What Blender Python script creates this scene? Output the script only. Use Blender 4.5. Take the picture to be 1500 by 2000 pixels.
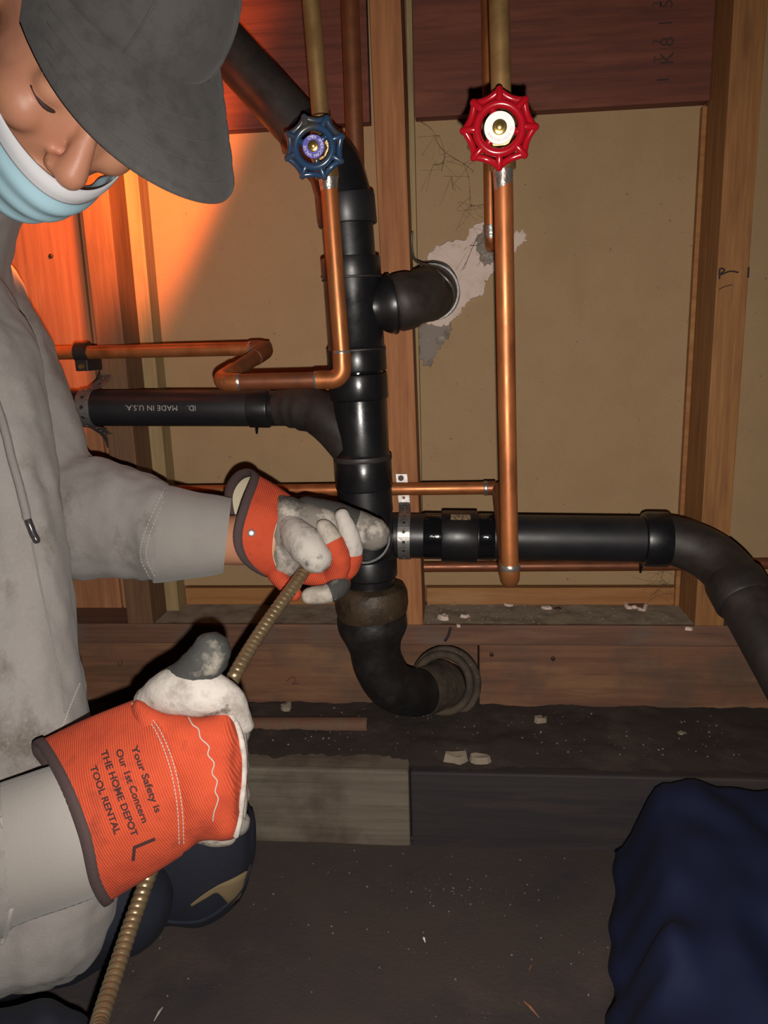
import bpy, bmesh, math, random
import numpy as np
from mathutils import Vector, Matrix, noise

for o in list(bpy.data.objects):
    bpy.data.objects.remove(o)
scene = bpy.context.scene
COL = scene.collection
PI = math.pi

# ------------------------------------------------------------------ camera
F = 1502.0
CAM = Vector((0.0, -1.03, 0.636))
yaw, pitch, roll = math.radians(5.5), math.radians(12.8), math.radians(1.8)
FW = Vector((-math.sin(yaw) * math.cos(pitch), math.cos(yaw) * math.cos(pitch), -math.sin(pitch)))
_rt = FW.cross(Vector((0, 0, 1))).normalized()
_up = _rt.cross(FW)
RT = _rt * math.cos(roll) - _up * math.sin(roll)
UP = _up * math.cos(roll) + _rt * math.sin(roll)
cam_data = bpy.data.cameras.new('camera')
cam = bpy.data.objects.new('camera', cam_data)
COL.objects.link(cam)
cam.matrix_world = Matrix(((RT.x, UP.x, -FW.x, CAM.x), (RT.y, UP.y, -FW.y, CAM.y),
                           (RT.z, UP.z, -FW.z, CAM.z), (0, 0, 0, 1)))
cam_data.sensor_fit = 'VERTICAL'
cam_data.sensor_height = 36.0
cam_data.lens = F / 2000.0 * 36.0
cam_data.clip_start = 0.01
scene.camera = cam

# ------------------------------------------------------------------ world, lights, exposure
world = bpy.data.worlds.new('world')
scene.world = world
world.use_nodes = True
world.node_tree.nodes['Background'].inputs[0].default_value = (1.0, 0.8, 0.65, 1)
world.node_tree.nodes['Background'].inputs[1].default_value = 0.006
scene.view_settings.view_transform = 'Standard'
scene.view_settings.look = 'None'
scene.view_settings.exposure = 0.0
scene.view_settings.gamma = 1.0
scene.view_settings.use_curve_mapping = False


def add_light(name, kind, loc, power, color, size):
    d = bpy.data.lights.new(name, kind)
    d.energy = power
    d.color = color
    if kind == 'AREA':
        d.size = size
    else:
        d.shadow_soft_size = size
    o = bpy.data.objects.new(name, d)
    o.location = loc
    COL.objects.link(o)
    return o


# the phone's own flash, a few centimetres below the lens
flash = add_light('phone_flash', 'SPOT', CAM + RT * 0.006 - UP * 0.026 + FW * 0.002, 30.0, (1.0, 0.93, 0.86), 0.004)
flash.data.spot_size = math.radians(125)
flash.data.spot_blend = 0.9
flash.rotation_euler = cam.matrix_world.to_euler()
# the plumber's warm work lamp, standing to the left behind him
lamp = add_light('work_lamp_light', 'SPOT', CAM + (FW - RT * 0.365 + UP * 0.475) * 0.86, 10.0, (1.0, 0.22, 0.047), 0.012)
lamp.data.spot_size = math.radians(180)
lamp.data.spot_blend = 0.22
lamp.rotation_euler = (RT * -0.72 + UP * 0.47 + FW * 0.31).to_track_quat('-Z', 'Y').to_euler()


# ------------------------------------------------------------------ pixel helpers (photo frame 1500 x 2000)
def ray(x, y):
    return FW + RT * ((x - 750) / F) - UP * ((y - 1000) / F)


def P(x, y, z):                      # point at camera depth z
    return CAM + ray(x, y) * z


def PY(x, y, Y):                     # point on the vertical plane Y
    d = ray(x, y)
    return CAM + d * ((Y - CAM.y) / d.y)


def PZ(x, y, Z):                     # point on the level plane Z
    d = ray(x, y)
    return CAM + d * ((Z - CAM.z) / d.z)


def depth(p):
    return (p - CAM).dot(FW)


def M(px, p):                        # pixels -> metres at point p
    return px * depth(p) / F


# ------------------------------------------------------------------ mesh helpers
def link(name, me, mats, parent=None, smooth=True):
    o = bpy.data.objects.new(name, me)
    COL.objects.link(o)
    if mats is not None:
        if not isinstance(mats, (list, tuple)):
            mats = [mats]
        if len(me.materials) == 0:
            for m in mats:
                me.materials.append(m)
    if smooth and len(me.polygons):
        me.polygons.foreach_set('use_smooth', [True] * len(me.polygons))
    if parent is not None:
        o.parent = parent
        o.matrix_parent_inverse = parent_inv(parent)
    return o


def world_of(p):
    m = Matrix.Translation(p.location)
    if p.parent is not None:
        m = world_of(p.parent) @ p.matrix_parent_inverse @ m
    return m


def parent_inv(p):
    return world_of(p).inverted()


class G:
    """collects geometry"""
    def __init__(self):
        self.v, self.f, self.mi = [], [], []

    def add(self, vs, fs, mi=0):
        b = len(self.v)
        self.v += [tuple(v) for v in vs]
        self.f += [tuple(i + b for i in f) for f in fs]
        self.mi += ([mi] * len(fs) if isinstance(mi, int) else list(mi))
        return self

    def mesh(self, name='m'):
        me = bpy.data.meshes.new(name)
        me.from_pydata(self.v, [], self.f)
        if any(self.mi):
            me.polygons.foreach_set('material_index', self.mi)
        me.update()
        return me

    def build(self, name, mats, parent=None, smooth=True):
        return link(name, self.mesh(name), mats, parent, smooth)

    # -- primitives
    def rings(self, rings, cap0=True, cap1=True, mi=0, closed=False):
        n = len(rings[0])
        vs = [p for r in rings for p in r]
        fs, ms = [], []
        k = len(rings)
        for i in range(k if closed else k - 1):
            a, b = i * n, ((i + 1) % k) * n
            m = mi if isinstance(mi, int) else mi[i]
            for j in range(n):
                j2 = (j + 1) % n
                fs.append((a + j, a + j2, b + j2, b + j))
                ms.append(m)
        if not closed:
            if cap0:
                fs.append(tuple(range(n - 1, -1, -1)))
                ms.append(mi if isinstance(mi, int) else mi[0])
            if cap1:
                fs.append(tuple(range((k - 1) * n, k * n)))
                ms.append(mi if isinstance(mi, int) else mi[-1])
        return self.add(vs, fs, ms)

    def tube(self, pts, rad, n=20, cap=True, mi=0, round_ends=False, closed=False, flat=None):
        pts = [Vector(p) for p in pts]
        if not isinstance(rad, (list, tuple)):
            rad = [rad] * len(pts)
        rad = list(rad)
        if round_ends:
            d0 = (pts[0] - pts[1]).normalized()
            d1 = (pts[-1] - pts[-2]).normalized()
            a, b, ra, rb = [], [], [], []
            for t in (0.25, 0.5, 0.75, 0.93):
                c = math.sqrt(1 - t * t)
                a.insert(0, pts[0] + d0 * rad[0] * t); ra.insert(0, rad[0] * c)
                b.append(pts[-1] + d1 * rad[-1] * t); rb.append(rad[-1] * c)
            if not isinstance(mi, int):
                mi = [mi[0]] * 4 + list(mi) + [mi[-1]] * 4
            pts, rad = a + pts + b, ra + rad + rb
        k = len(pts)
        tang = []
        for i in range(k):
            if closed:
                t = pts[(i + 1) % k] - pts[i - 1]
            else:
                t = pts[min(i + 1, k - 1)] - pts[max(i - 1, 0)]
            tang.append(t.normalized())
        t0 = tang[0]
        ref = Vector((0, 0, 1)) if abs(t0.z) < 0.9 else Vector((1, 0, 0))
        nrm = t0.cross(ref).normalized()
        rings = []
        for i in range(k):
            t = tang[i]
            if i > 0:
                q = tang[i - 1].rotation_difference(t)
                nrm = (q @ nrm)
                nrm = (nrm - t * nrm.dot(t)).normalized()
            b = t.cross(nrm)
            rings.append([pts[i] + (nrm * math.cos(2 * PI * j / n) + b * math.sin(2 * PI * j / n)) * rad[i] for j in range(n)])
        return self.rings(rings, cap, cap, mi, closed)

    def box(self, lo, hi, bev=0.0, shear=None):
        (x0, y0, z0), (x1, y1, z1) = lo, hi
        bm = bmesh.new()
        vs = [bm.verts.new(p) for p in ((x0, y0, z0), (x1, y0, z0), (x1, y1, z0), (x0, y1, z0),
                                        (x0, y0, z1), (x1, y0, z1), (x1, y1, z1), (x0, y1, z1))]
        for f in ((3, 2, 1, 0), (4, 5, 6, 7), (0, 1, 5, 4), (1, 2, 6, 5), (2, 3, 7, 6), (3, 0, 4, 7)):
            bm.faces.new([vs[i] for i in f])
        if bev:
            bmesh.ops.bevel(bm, geom=bm.edges[:], offset=bev, segments=2, affect='EDGES', profile=0.6)
        bm.verts.index_update()
        V = [v.co.copy() for v in bm.verts]
        if shear:
            for v in V:
                t = (v.z - z0) / (z1 - z0)
                v.x += shear[0] * (1 - t) + shear[1] * t
        Fs = [[v.index for v in f.verts] for f in bm.faces]
        bm.free()
        return self.add(V, Fs)

    def grid(self, fn, nu, nv, mi=0, closed_u=False):
        vs = [fn(i / (nu if closed_u else nu - 1), j / (nv - 1)) for j in range(nv) for i in range(nu)]
        fs = []
        for j in range(nv - 1):
            for i in range(nu if closed_u else nu - 1):
                i2 = (i + 1) % nu
                fs.append((j * nu + i, j * nu + i2, (j + 1) * nu + i2, (j + 1) * nu + i))
        return self.add(vs, fs, mi)

    def ellipsoid(self, c, ax, n=20, m=12):
        """ax: three half-axis vectors"""
        vs, fs = [], []
        c = Vector(c)
        a, b, d = [Vector(q) for q in ax]
        for j in range(m + 1):
            th = PI * j / m
            for i in range(n):
                ph = 2 * PI * i / n
                vs.append(c + a * (math.sin(th) * math.cos(ph)) + b * (math.sin(th) * math.sin(ph)) + d * math.cos(th))
        for j in range(m):
            for i in range(n):
                i2 = (i + 1) % n
                fs.append((j * n + i, (j + 1) * n + i, (j + 1) * n + i2, j * n + i2))
        return self.add(vs, fs)


def catmull(pts, n):
    """resample a list of number-tuples with n points per span"""
    A = [np.array(p, float) for p in pts]
    out = []
    for i in range(len(A) - 1):
        p0 = A[i - 1] if i > 0 else 2 * A[0] - A[1]
        p3 = A[i + 2] if i + 2 < len(A) else 2 * A[-1] - A[-2]
        p1, p2 = A[i], A[i + 1]
        for k in range(n):
            t = k / n
            out.append(0.5 * ((2 * p1) + (-p0 + p2) * t + (2 * p0 - 5 * p1 + 4 * p2 - p3) * t * t + (-p0 + 3 * p1 - 3 * p2 + p3) * t ** 3))
    out.append(A[-1])
    return out


def vpath(pts, n=6):
    return [Vector(p) for p in catmull([tuple(p) for p in pts], n)]


def bend(points, R, n=8):
    """polyline with rounded corners"""
    pts = [Vector(p) for p in points]
    out = [pts[0]]
    for i in range(1, len(pts) - 1):
        a, c, b = pts[i - 1], pts[i], pts[i + 1]
        da, db = (a - c).normalized(), (b - c).normalized()
        r = R if not isinstance(R, (list, tuple)) else R[i - 1]
        ang = da.angle(db)
        L = r / math.tan(ang / 2)
        p, q = c + da * L, c + db * L
        for k in range(n + 1):
            t = k / n
            # quadratic close to an arc
            w = 1.0 / max(0.3, math.sin(ang / 2) ** 0.5)
            u = (1 - t) ** 2; v = 2 * t * (1 - t) * math.sin(ang / 2); s = t * t
            out.append((p * u + c * v + q * s) / (u + v + s))
    out.append(pts[-1])
    return out


def sil(stations, sub=6, n=28, expo=2.0):
    """stations: (top_x, top_y, bottom_x, bottom_y, z, depth_radius) -> list of rings (true 3-D ellipses)"""
    st = catmull(stations, sub)
    rings = []
    for s in st:
        a, b = P(s[0], s[1], s[4]), P(s[2], s[3], s[4])
        c = (a + b) / 2
        A = (a - b) / 2
        B = (c - CAM).normalized() * s[5]
        ring = []
        for j in range(n):
            t = 2 * PI * j / n
            ct, stt = math.cos(t), math.sin(t)
            ring.append(c + A * math.copysign(abs(ct) ** (2 / expo), ct) + B * math.copysign(abs(stt) ** (2 / expo), stt))
        rings.append(ring)
    return rings


def round_cap(rings, end, amount):
    """dome a loft's end outward by a length"""
    r = rings[0] if end == 0 else rings[-1]
    r2 = rings[1] if end == 0 else rings[-2]
    c = sum(r, Vector()) / len(r)
    c2 = sum(r2, Vector()) / len(r2)
    d = (c - c2).normalized()
    new = []
    for t in (0.35, 0.65, 0.88, 0.98):
        k = math.sqrt(1 - t * t)
        new.append([c + d * amount * t + (p - c) * k for p in r])
    return (list(reversed(new)) + rings) if end == 0 else rings + new


def remesh(g, voxel, smooth_it=6, smooth_f=0.5):
    me = g.mesh('tmp')
    o = bpy.data.objects.new('tmp', me)
    COL.objects.link(o)
    m = o.modifiers.new('r', 'REMESH'); m.mode = 'VOXEL'; m.voxel_size = voxel
    if smooth_it:
        s = o.modifiers.new('s', 'SMOOTH'); s.iterations = smooth_it; s.factor = smooth_f
    dg = bpy.context.evaluated_depsgraph_get()
    out = bpy.data.meshes.new_from_object(o.evaluated_get(dg))
    bpy.data.objects.remove(o)
    bpy.data.meshes.remove(me)
    out.materials.clear()
    return out


def displace(me, amp, scale, seed=0, stretch=(1, 1, 1), fn=None):
    """push vertices along normals by a noise field (cloth folds, dents)"""
    n = len(me.vertices)
    co = np.empty(n * 3, np.float32); nr = np.empty(n * 3, np.float32)
    me.vertices.foreach_get('co', co)
    me.vertices.foreach_get('normal', nr)
    co = co.reshape(-1, 3).astype(float); nr = nr.reshape(-1, 3)
    q = co * np.array(stretch) * scale + np.array((seed, seed * 1.7, -seed))
    a = np.array([noise.noise(p) + 0.5 * noise.noise((p[0] * 2.1, p[1] * 2.1, p[2] * 2.1)) for p in q.tolist()])
    if fn is not None:
        a *= np.array([fn(Vector(p)) for p in co.tolist()])
    co += nr * (a * amp)[:, None]
    me.vertices.foreach_set('co', co.astype(np.float32).ravel())
    me.update()


def text_mesh(s, size, spacing=1.0, bold=0.0):
    c = bpy.data.curves.new('txt', 'FONT')
    c.body = s
    c.size = size
    c.align_x = 'CENTER'
    c.align_y = 'CENTER'
    c.space_character = spacing
    c.resolution_u = 3
    c.offset = bold * size
    o = bpy.data.objects.new('txt', c)
    COL.objects.link(o)
    dg = bpy.context.evaluated_depsgraph_get()
    me = bpy.data.meshes.new_from_object(o.evaluated_get(dg))
    bpy.data.objects.remove(o)
    vs = [v.co.copy() for v in me.vertices]
    fs = [tuple(p.vertices) for p in me.polygons]
    bpy.data.meshes.remove(me)
    return vs, fs


def root(name, loc, label, cat, group=None):
    o = bpy.data.objects.new(name, None)
    o.empty_display_size = 0.05
    o.location = loc
    COL.objects.link(o)
    return tag(o, label, cat, group)


def tag(o, label, cat, group=None, kind=None):
    if label: o['label'] = label
    if cat: o['category'] = cat
    if group: o['group'] = group
    if kind: o['kind'] = kind
    return o


def lab(o, label):
    o['label'] = label
    return o


# ------------------------------------------------------------------ materials
def lin(c):
    return tuple(((x / 255) / 12.92 if x / 255 <= 0.04045 else ((x / 255 + 0.055) / 1.055) ** 2.4) for x in c) + (1.0,)


def material(name, base, rough=0.6, metal=0.0, layers=(), bumps=(), rough_var=None, spec=0.5, sheen=0.0, coat=0.0):
    """base, layers: linear colours; layers = (colour, scale, stretch, lo, hi, detail[, strength]); bumps = (kind, scale, stretch, strength)"""
    m = bpy.data.materials.new(name)
    m.use_nodes = True
    nt = m.node_tree
    N, L = nt.nodes, nt.links
    bs = N['Principled BSDF']
    tc = N.new('ShaderNodeTexCoord')

    def fld(scale, stretch, detail, kind='noise', off=0.0):
        mp = N.new('ShaderNodeMapping')
        mp.inputs['Scale'].default_value = stretch
        mp.inputs['Location'].default_value = (off, off * 0.7, off * 1.3)
        L.new(tc.outputs['Object'], mp.inputs[0])
        if kind == 'noise':
            t = N.new('ShaderNodeTexNoise')
            t.inputs['Scale'].default_value = scale
            t.inputs['Detail'].default_value = detail
            t.inputs['Roughness'].default_value = 0.6
            L.new(mp.outputs[0], t.inputs['Vector'])
            return t.outputs['Fac']
        if kind == 'voronoi':
            t = N.new('ShaderNodeTexVoronoi')
            t.inputs['Scale'].default_value = scale
            L.new(mp.outputs[0], t.inputs['Vector'])
            return t.outputs['Distance']
        t = N.new('ShaderNodeTexWave')
        t.bands_direction = 'DIAGONAL'
        t.inputs['Scale'].default_value = scale
        t.inputs['Distortion'].default_value = detail
        t.inputs['Detail'].default_value = 2
        t.inputs['Detail Scale'].default_value = 1.2
        L.new(mp.outputs[0], t.inputs['Vector'])
        return t.outputs['Fac']

    rgb = N.new('ShaderNodeRGB')
    rgb.outputs[0].default_value = tuple(base[:3]) + (1,)
    cur = rgb.outputs[0]
    for i, ly in enumerate(layers):
        col, scale, stretch, lo, hi, detail = ly[:6]
        strength = ly[6] if len(ly) > 6 else 1.0
        kind = ly[7] if len(ly) > 7 else 'noise'
        fac = fld(scale, stretch, detail, kind, off=3.1 * (i + 1))
        mr = N.new('ShaderNodeMapRange')
        mr.inputs['From Min'].default_value = lo
        mr.inputs['From Max'].default_value = hi
        mr.inputs['To Max'].default_value = strength
        L.new(fac, mr.inputs['Value'])
        mx = N.new('ShaderNodeMix'); mx.data_type = 'RGBA'
        L.new(mr.outputs[0], mx.inputs[0])
        L.new(cur, mx.inputs[6])
        mx.inputs[7].default_value = tuple(col[:3]) + (1,)
        cur = mx.outputs[2]
    L.new(cur, bs.inputs['Base Color'])
    bs.inputs['Roughness'].default_value = rough
    bs.inputs['Metallic'].default_value = metal
    bs.inputs['Specular IOR Level'].default_value = spec
    if sheen:
        bs.inputs['Sheen Weight'].default_value = sheen
    if coat:
        bs.inputs['Coat Weight'].default_value = coat
        bs.inputs['Coat Roughness'].default_value = 0.12
    if rough_var:
        sc, st, r0, r1 = rough_var
        fac = fld(sc, st, 4, off=17.0)
        mr = N.new('ShaderNodeMapRange')
        mr.inputs['From Min'].default_value = 0.35
        mr.inputs['From Max'].default_value = 0.65
        mr.inputs['To Min'].default_value = r0
        mr.inputs['To Max'].default_value = r1
        L.new(fac, mr.inputs['Value'])
        L.new(mr.outputs[0], bs.inputs['Roughness'])
    prev = None
    for i, (kind, scale, stretch, strength) in enumerate(bumps):
        fac = fld(scale, stretch, 3 if kind == 'noise' else 0.4, kind, off=7.7 * (i + 1))
        b = N.new('ShaderNodeBump')
        b.inputs['Strength'].default_value = strength
        b.inputs['Distance'].default_value = 0.002
        L.new(fac, b.inputs['Height'])
        if prev is not None:
            L.new(prev, b.inputs['Normal'])
        prev = b.outputs[0]
    if prev is not None:
        L.new(prev, bs.inputs['Normal'])
    return m


ONE = (1, 1, 1)


def wood(name, c0, c1, c2, along='z', fine=170, rough=0.75, dirt=None):
    st = {'z': (1, 1, 0.045), 'x': (0.045, 1, 1), 'y': (1, 0.045, 1)}[along]
    st2 = {'z': (1, 1, 0.15), 'x': (0.15, 1, 1), 'y': (1, 0.15, 1)}[along]
    ly = [(c1, fine, st, 0.38, 0.66, 5), (c2, 38, st2, 0.52, 0.72, 4, 0.8)]
    if dirt:
        ly.append((dirt, 11, ONE, 0.47, 0.68, 7, 0.85))
    return material(name, c0, rough, layers=ly, bumps=(('noise', fine, st, 0.35), ('noise', 400, ONE, 0.12)))


MAT = {}
MAT['paper'] = material('gypsum_paper', (0.325, 0.213, 0.108), 0.85, layers=(
    ((0.29, 0.185, 0.090), 22, ONE, 0.42, 0.7, 6, 0.6), ((0.13, 0.078, 0.036), 130, ONE, 0.715, 0.76, 2, 0.75),
    ((0.215, 0.13, 0.058), 7, (1, 1, 0.35), 0.58, 0.8, 4, 0.45), ((0.25, 0.155, 0.072), 420, ONE, 0.5, 0.75, 2, 0.5)), bumps=(('noise', 300, ONE, 0.08),))
MAT['plaster'] = material('plaster', (0.60, 0.47, 0.40), 0.9, layers=(
    ((0.44, 0.33, 0.27), 60, ONE, 0.5, 0.75, 5, 0.6), ((0.16, 0.12, 0.09), 35, ONE, 0.66, 0.78, 4, 0.7)),
    bumps=(('noise', 120, ONE, 0.6),))
MAT['mortar_grey'] = material('grey_mortar', (0.22, 0.18, 0.15), 0.9, layers=(
    ((0.42, 0.36, 0.3), 90, ONE, 0.6, 0.72, 5, 0.8), ((0.09, 0.07, 0.05), 50, ONE, 0.55, 0.75, 4, 0.7)),
    bumps=(('noise', 140, ONE, 0.7),))
MAT['stud'] = wood('fir_stud', (0.255, 0.09, 0.028), (0.36, 0.15, 0.052), (0.155, 0.047, 0.015), fine=130)
MAT['stud_dark'] = wood('weathered_fir_stud', (0.11, 0.052, 0.023), (0.15, 0.075, 0.033), (0.07, 0.032, 0.015))
MAT['stud_pale'] = wood('pale_fir_stud', (0.22, 0.105, 0.032), (0.30, 0.16, 0.055), (0.12, 0.055, 0.02))
MAT['stud_right'] = wood('amber_fir_stud', (0.22, 0.088, 0.024), (0.30, 0.135, 0.04), (0.14, 0.05, 0.014))
MAT['batten'] = wood('pale_batten', (0.25, 0.175, 0.08), (0.31, 0.22, 0.10), (0.16, 0.10, 0.045))
MAT['redboard'] = wood('red_board', (0.135, 0.034, 0.018), (0.085, 0.021, 0.012), (0.19, 0.052, 0.024), 'x', 120)
MAT['plate'] = wood('sole_plate', (0.15, 0.068, 0.04), (0.10, 0.044, 0.027), (0.20, 0.10, 0.055), 'x', 150, dirt=(0.11, 0.085, 0.065))
MAT['sill'] = wood('sill_timber', (0.185, 0.082, 0.041), (0.12, 0.052, 0.028), (0.25, 0.135, 0.062), 'x', 110, dirt=(0.085, 0.056, 0.04))
MAT['nailer'] = wood('orange_nailer', (0.30, 0.13, 0.038), (0.23, 0.09, 0.025), (0.34, 0.18, 0.07), 'x', 120)
MAT['leftboard'] = wood('left_sheathing', (0.33, 0.14, 0.06), (0.25, 0.095, 0.04), (0.38, 0.18, 0.08), 'z', 110)
MAT['greytimber'] = wood('grey_timber', (0.155, 0.125, 0.092), (0.10, 0.08, 0.06), (0.19, 0.16, 0.12), 'x', 90, dirt=(0.055, 0.036, 0.026))
MAT['darktimber'] = wood('dark_timber', (0.028, 0.022, 0.022), (0.02, 0.016, 0.018), (0.045, 0.03, 0.026), 'x', 90)
MAT['dirt'] = material('dirt', (0.032, 0.021, 0.017), 0.95, layers=(
    ((0.075, 0.05, 0.038), 14, ONE, 0.5, 0.72, 6, 0.8), ((0.018, 0.012, 0.012), 9, ONE, 0.48, 0.7, 5, 0.7),
    ((0.2, 0.16, 0.12), 260, ONE, 0.72, 0.78, 2, 0.6)), bumps=(('noise', 90, ONE, 0.6), ('noise', 300, ONE, 0.3)))
MAT['ground'] = material('dark_floor', (0.052, 0.037, 0.031), 0.9, layers=(
    ((0.032, 0.026, 0.03), 6, ONE, 0.45, 0.66, 5, 0.9), ((0.08, 0.052, 0.04), 11, ONE, 0.56, 0.75, 6, 0.7),
    ((0.24, 0.21, 0.18), 240, ONE, 0.745, 0.79, 2, 0.6)), bumps=(('noise', 60, ONE, 0.4), ('noise', 260, ONE, 0.3)))
MAT['concrete'] = material('old_concrete', (0.10, 0.082, 0.066), 0.95, layers=(
    ((0.05, 0.038, 0.03), 22, ONE, 0.45, 0.7, 5), ((0.18, 0.15, 0.12), 90, ONE, 0.62, 0.74, 4, 0.7)), bumps=(('noise', 80, ONE, 0.7),))
MAT['abs'] = material('black_abs', (0.0085, 0.0085, 0.0095), 0.3, layers=(
    ((0.022, 0.018, 0.016), 18, ONE, 0.55, 0.8, 5, 0.7),), rough_var=(22, ONE, 0.24, 0.42), bumps=(('noise', 200, ONE, 0.04),))
MAT['abs_dusty'] = material('dusty_abs', (0.020, 0.0165, 0.015), 0.5, layers=(
    ((0.05, 0.036, 0.028), 24, ONE, 0.45, 0.72, 6, 0.8),), rough_var=(20, ONE, 0.4, 0.65), bumps=(('noise', 160, ONE, 0.1),))
MAT['abs_matte'] = material('satin_abs', (0.011, 0.0112, 0.013), 0.42, layers=(
    ((0.03, 0.025, 0.022), 12, ONE, 0.5, 0.75, 5, 0.6),), rough_var=(15, ONE, 0.38, 0.5))
MAT['cement'] = material('wet_look_solvent_cement', (0.006, 0.006, 0.007), 0.1, bumps=(('noise', 90, ONE, 0.25),))
MAT['iron'] = material('cast_iron', (0.011, 0.0098, 0.0092), 0.5, layers=(
    ((0.05, 0.032, 0.018), 30, ONE, 0.58, 0.76, 5, 0.6),), bumps=(('noise', 130, ONE, 0.3),), rough_var=(40, ONE, 0.4, 0.7))
MAT['iron_rust'] = material('rusty_cast_iron', (0.062, 0.040, 0.022), 0.55, 0.2, layers=(
    ((0.03, 0.02, 0.012), 45, ONE, 0.45, 0.66, 5), ((0.16, 0.115, 0.06), 70, ONE, 0.62, 0.74, 4, 0.7)), bumps=(('noise', 150, ONE, 0.5),))
MAT['iron_dusty'] = material('dusty_cast_iron', (0.075, 0.052, 0.034), 0.85, layers=(
    ((0.035, 0.025, 0.018), 30, ONE, 0.45, 0.68, 5), ((0.16, 0.125, 0.085), 80, ONE, 0.62, 0.74, 4, 0.6)), bumps=(('noise', 110, ONE, 0.6),))
MAT['copper'] = material('copper', (0.43, 0.145, 0.047), 0.40, 0.6, layers=(
    ((0.21, 0.062, 0.022), 34, (1, 1, 0.5), 0.45, 0.72, 5, 0.8), ((0.30, 0.145, 0.05), 11, ONE, 0.54, 0.72, 4, 0.6)),
    rough_var=(30, ONE, 0.36, 0.5))
MAT['copper_brown'] = material('brown_copper', (0.21, 0.068, 0.028), 0.46, 0.45, layers=(
    ((0.115, 0.045, 0.024), 34, ONE, 0.45, 0.72, 5, 0.8), ((0.20, 0.115, 0.055), 15, ONE, 0.55, 0.72, 4, 0.5)), rough_var=(30, ONE, 0.38, 0.52))
MAT['copper_brassy'] = material('tarnished_brassy_copper', (0.30, 0.175, 0.066), 0.42, 0.5, layers=(
    ((0.17, 0.095, 0.038), 30, ONE, 0.45, 0.7, 5, 0.8),), rough_var=(30, ONE, 0.36, 0.5))
MAT['solder'] = material('solder', (0.48, 0.44, 0.40), 0.3, 0.85, layers=(((0.3, 0.2, 0.13), 120, ONE, 0.5, 0.7, 4, 0.7),), bumps=(('noise', 220, ONE, 0.3),))
MAT['brass'] = material('brass', (0.62, 0.42, 0.13), 0.28, 0.9, layers=(((0.4, 0.25, 0.08), 90, ONE, 0.5, 0.7, 4, 0.6),))
MAT['bronze'] = material('valve_bronze', (0.36, 0.22, 0.09), 0.42, 0.75, layers=(((0.2, 0.11, 0.05), 60, ONE, 0.45, 0.7, 5, 0.7),), bumps=(('noise', 160, ONE, 0.3),))
MAT['red'] = material('red_enamel', (0.34, 0.005, 0.012), 0.2, coat=0.6, layers=(((0.2, 0.02, 0.02), 50, ONE, 0.62, 0.78, 4, 0.5),))
MAT['blue'] = material('blue_enamel', (0.020, 0.052, 0.115), 0.25, coat=0.4, layers=(
    ((0.06, 0.052, 0.042), 45, ONE, 0.46, 0.62, 5, 0.85), ((0.02, 0.07, 0.2), 30, ONE, 0.6, 0.75, 4, 0.7)))
MAT['white_disc'] = material('white_disc', (0.85, 0.82, 0.80), 0.4)
MAT['violet_disc'] = material('violet_disc', (0.11, 0.095, 0.42), 0.4)
MAT['ink_white'] = material('white_ink', (0.75, 0.74, 0.85), 0.5)
MAT['ink_red'] = material('faded_red_ink', (0.62, 0.34, 0.33), 0.5)
MAT['ink_black'] = material('black_ink', (0.022, 0.014, 0.014), 0.8)
MAT['ink_faded'] = material('faded_black_ink', (0.045, 0.02, 0.016), 0.9)
MAT['ink_grey'] = material('grey_print', (0.30, 0.28, 0.27), 0.7)
MAT['ink_glove'] = material('glove_print', (0.04, 0.012, 0.012), 0.9)
MAT['galv'] = material('galvanised_strap', (0.34, 0.325, 0.31), 0.42, 0.8, layers=(((0.2, 0.18, 0.165), 120, ONE, 0.45, 0.7, 4, 0.7),), bumps=(('noise', 200, ONE, 0.1),))
MAT['rubber'] = material('black_plastic', (0.012, 0.011, 0.011), 0.5)
MAT['label_tan'] = material('tan_sticker', (0.24, 0.17, 0.10), 0.7, layers=(((0.05, 0.035, 0.022), 300, (1, 1, 0.05), 0.5, 0.55, 2, 0.7),))
MAT['wire'] = material('grey_wire', (0.20, 0.18, 0.16), 0.4, 0.7)
MAT['web'] = material('cobweb', (0.13, 0.09, 0.055), 0.95)
MAT['cable'] = material('drain_cable_steel', (0.36, 0.265, 0.15), 0.32, 0.75, layers=(((0.24, 0.165, 0.095), 60, ONE, 0.45, 0.7, 4, 0.6),))
MAT['hoodie'] = material('grey_jersey', (0.235, 0.218, 0.205), 0.95, sheen=0.1, layers=(
    ((0.17, 0.153, 0.14), 9, ONE, 0.5, 0.75, 5, 0.6), ((0.085, 0.068, 0.052), 15, (1, 1, 0.55), 0.56, 0.69, 6, 0.8),
    ((0.28, 0.262, 0.25), 330, ONE, 0.5, 0.75, 2, 0.4)),
    bumps=(('noise', 500, ONE, 0.2), ('noise', 34, ONE, 0.35)))
MAT['rib'] = material('ribbed_grey_jersey', (0.27, 0.25, 0.23), 0.95, sheen=0.15, layers=(
    ((0.2, 0.18, 0.165), 14, ONE, 0.52, 0.75, 4, 0.5),), bumps=(('noise', 300, ONE, 0.1),))
MAT['thread'] = material('pale_thread', (0.42, 0.38, 0.34), 0.9)
MAT['cord'] = material('grey_cord', (0.20, 0.185, 0.175), 0.9, bumps=(('noise', 600, ONE, 0.4),))
MAT['aglet'] = material('dark_aglet', (0.05, 0.045, 0.05), 0.2, 0.3)
MAT['skin'] = material('skin', (0.46, 0.215, 0.125), 0.5, layers=(((0.50, 0.20, 0.14), 20, ONE, 0.45, 0.7, 4, 0.6),), bumps=(('noise', 260, ONE, 0.08),))
MAT['lash'] = material('lash', (0.035, 0.014, 0.01), 0.7)
MAT['hair'] = material('dark_hair', (0.02, 0.012, 0.008), 0.6)
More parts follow.
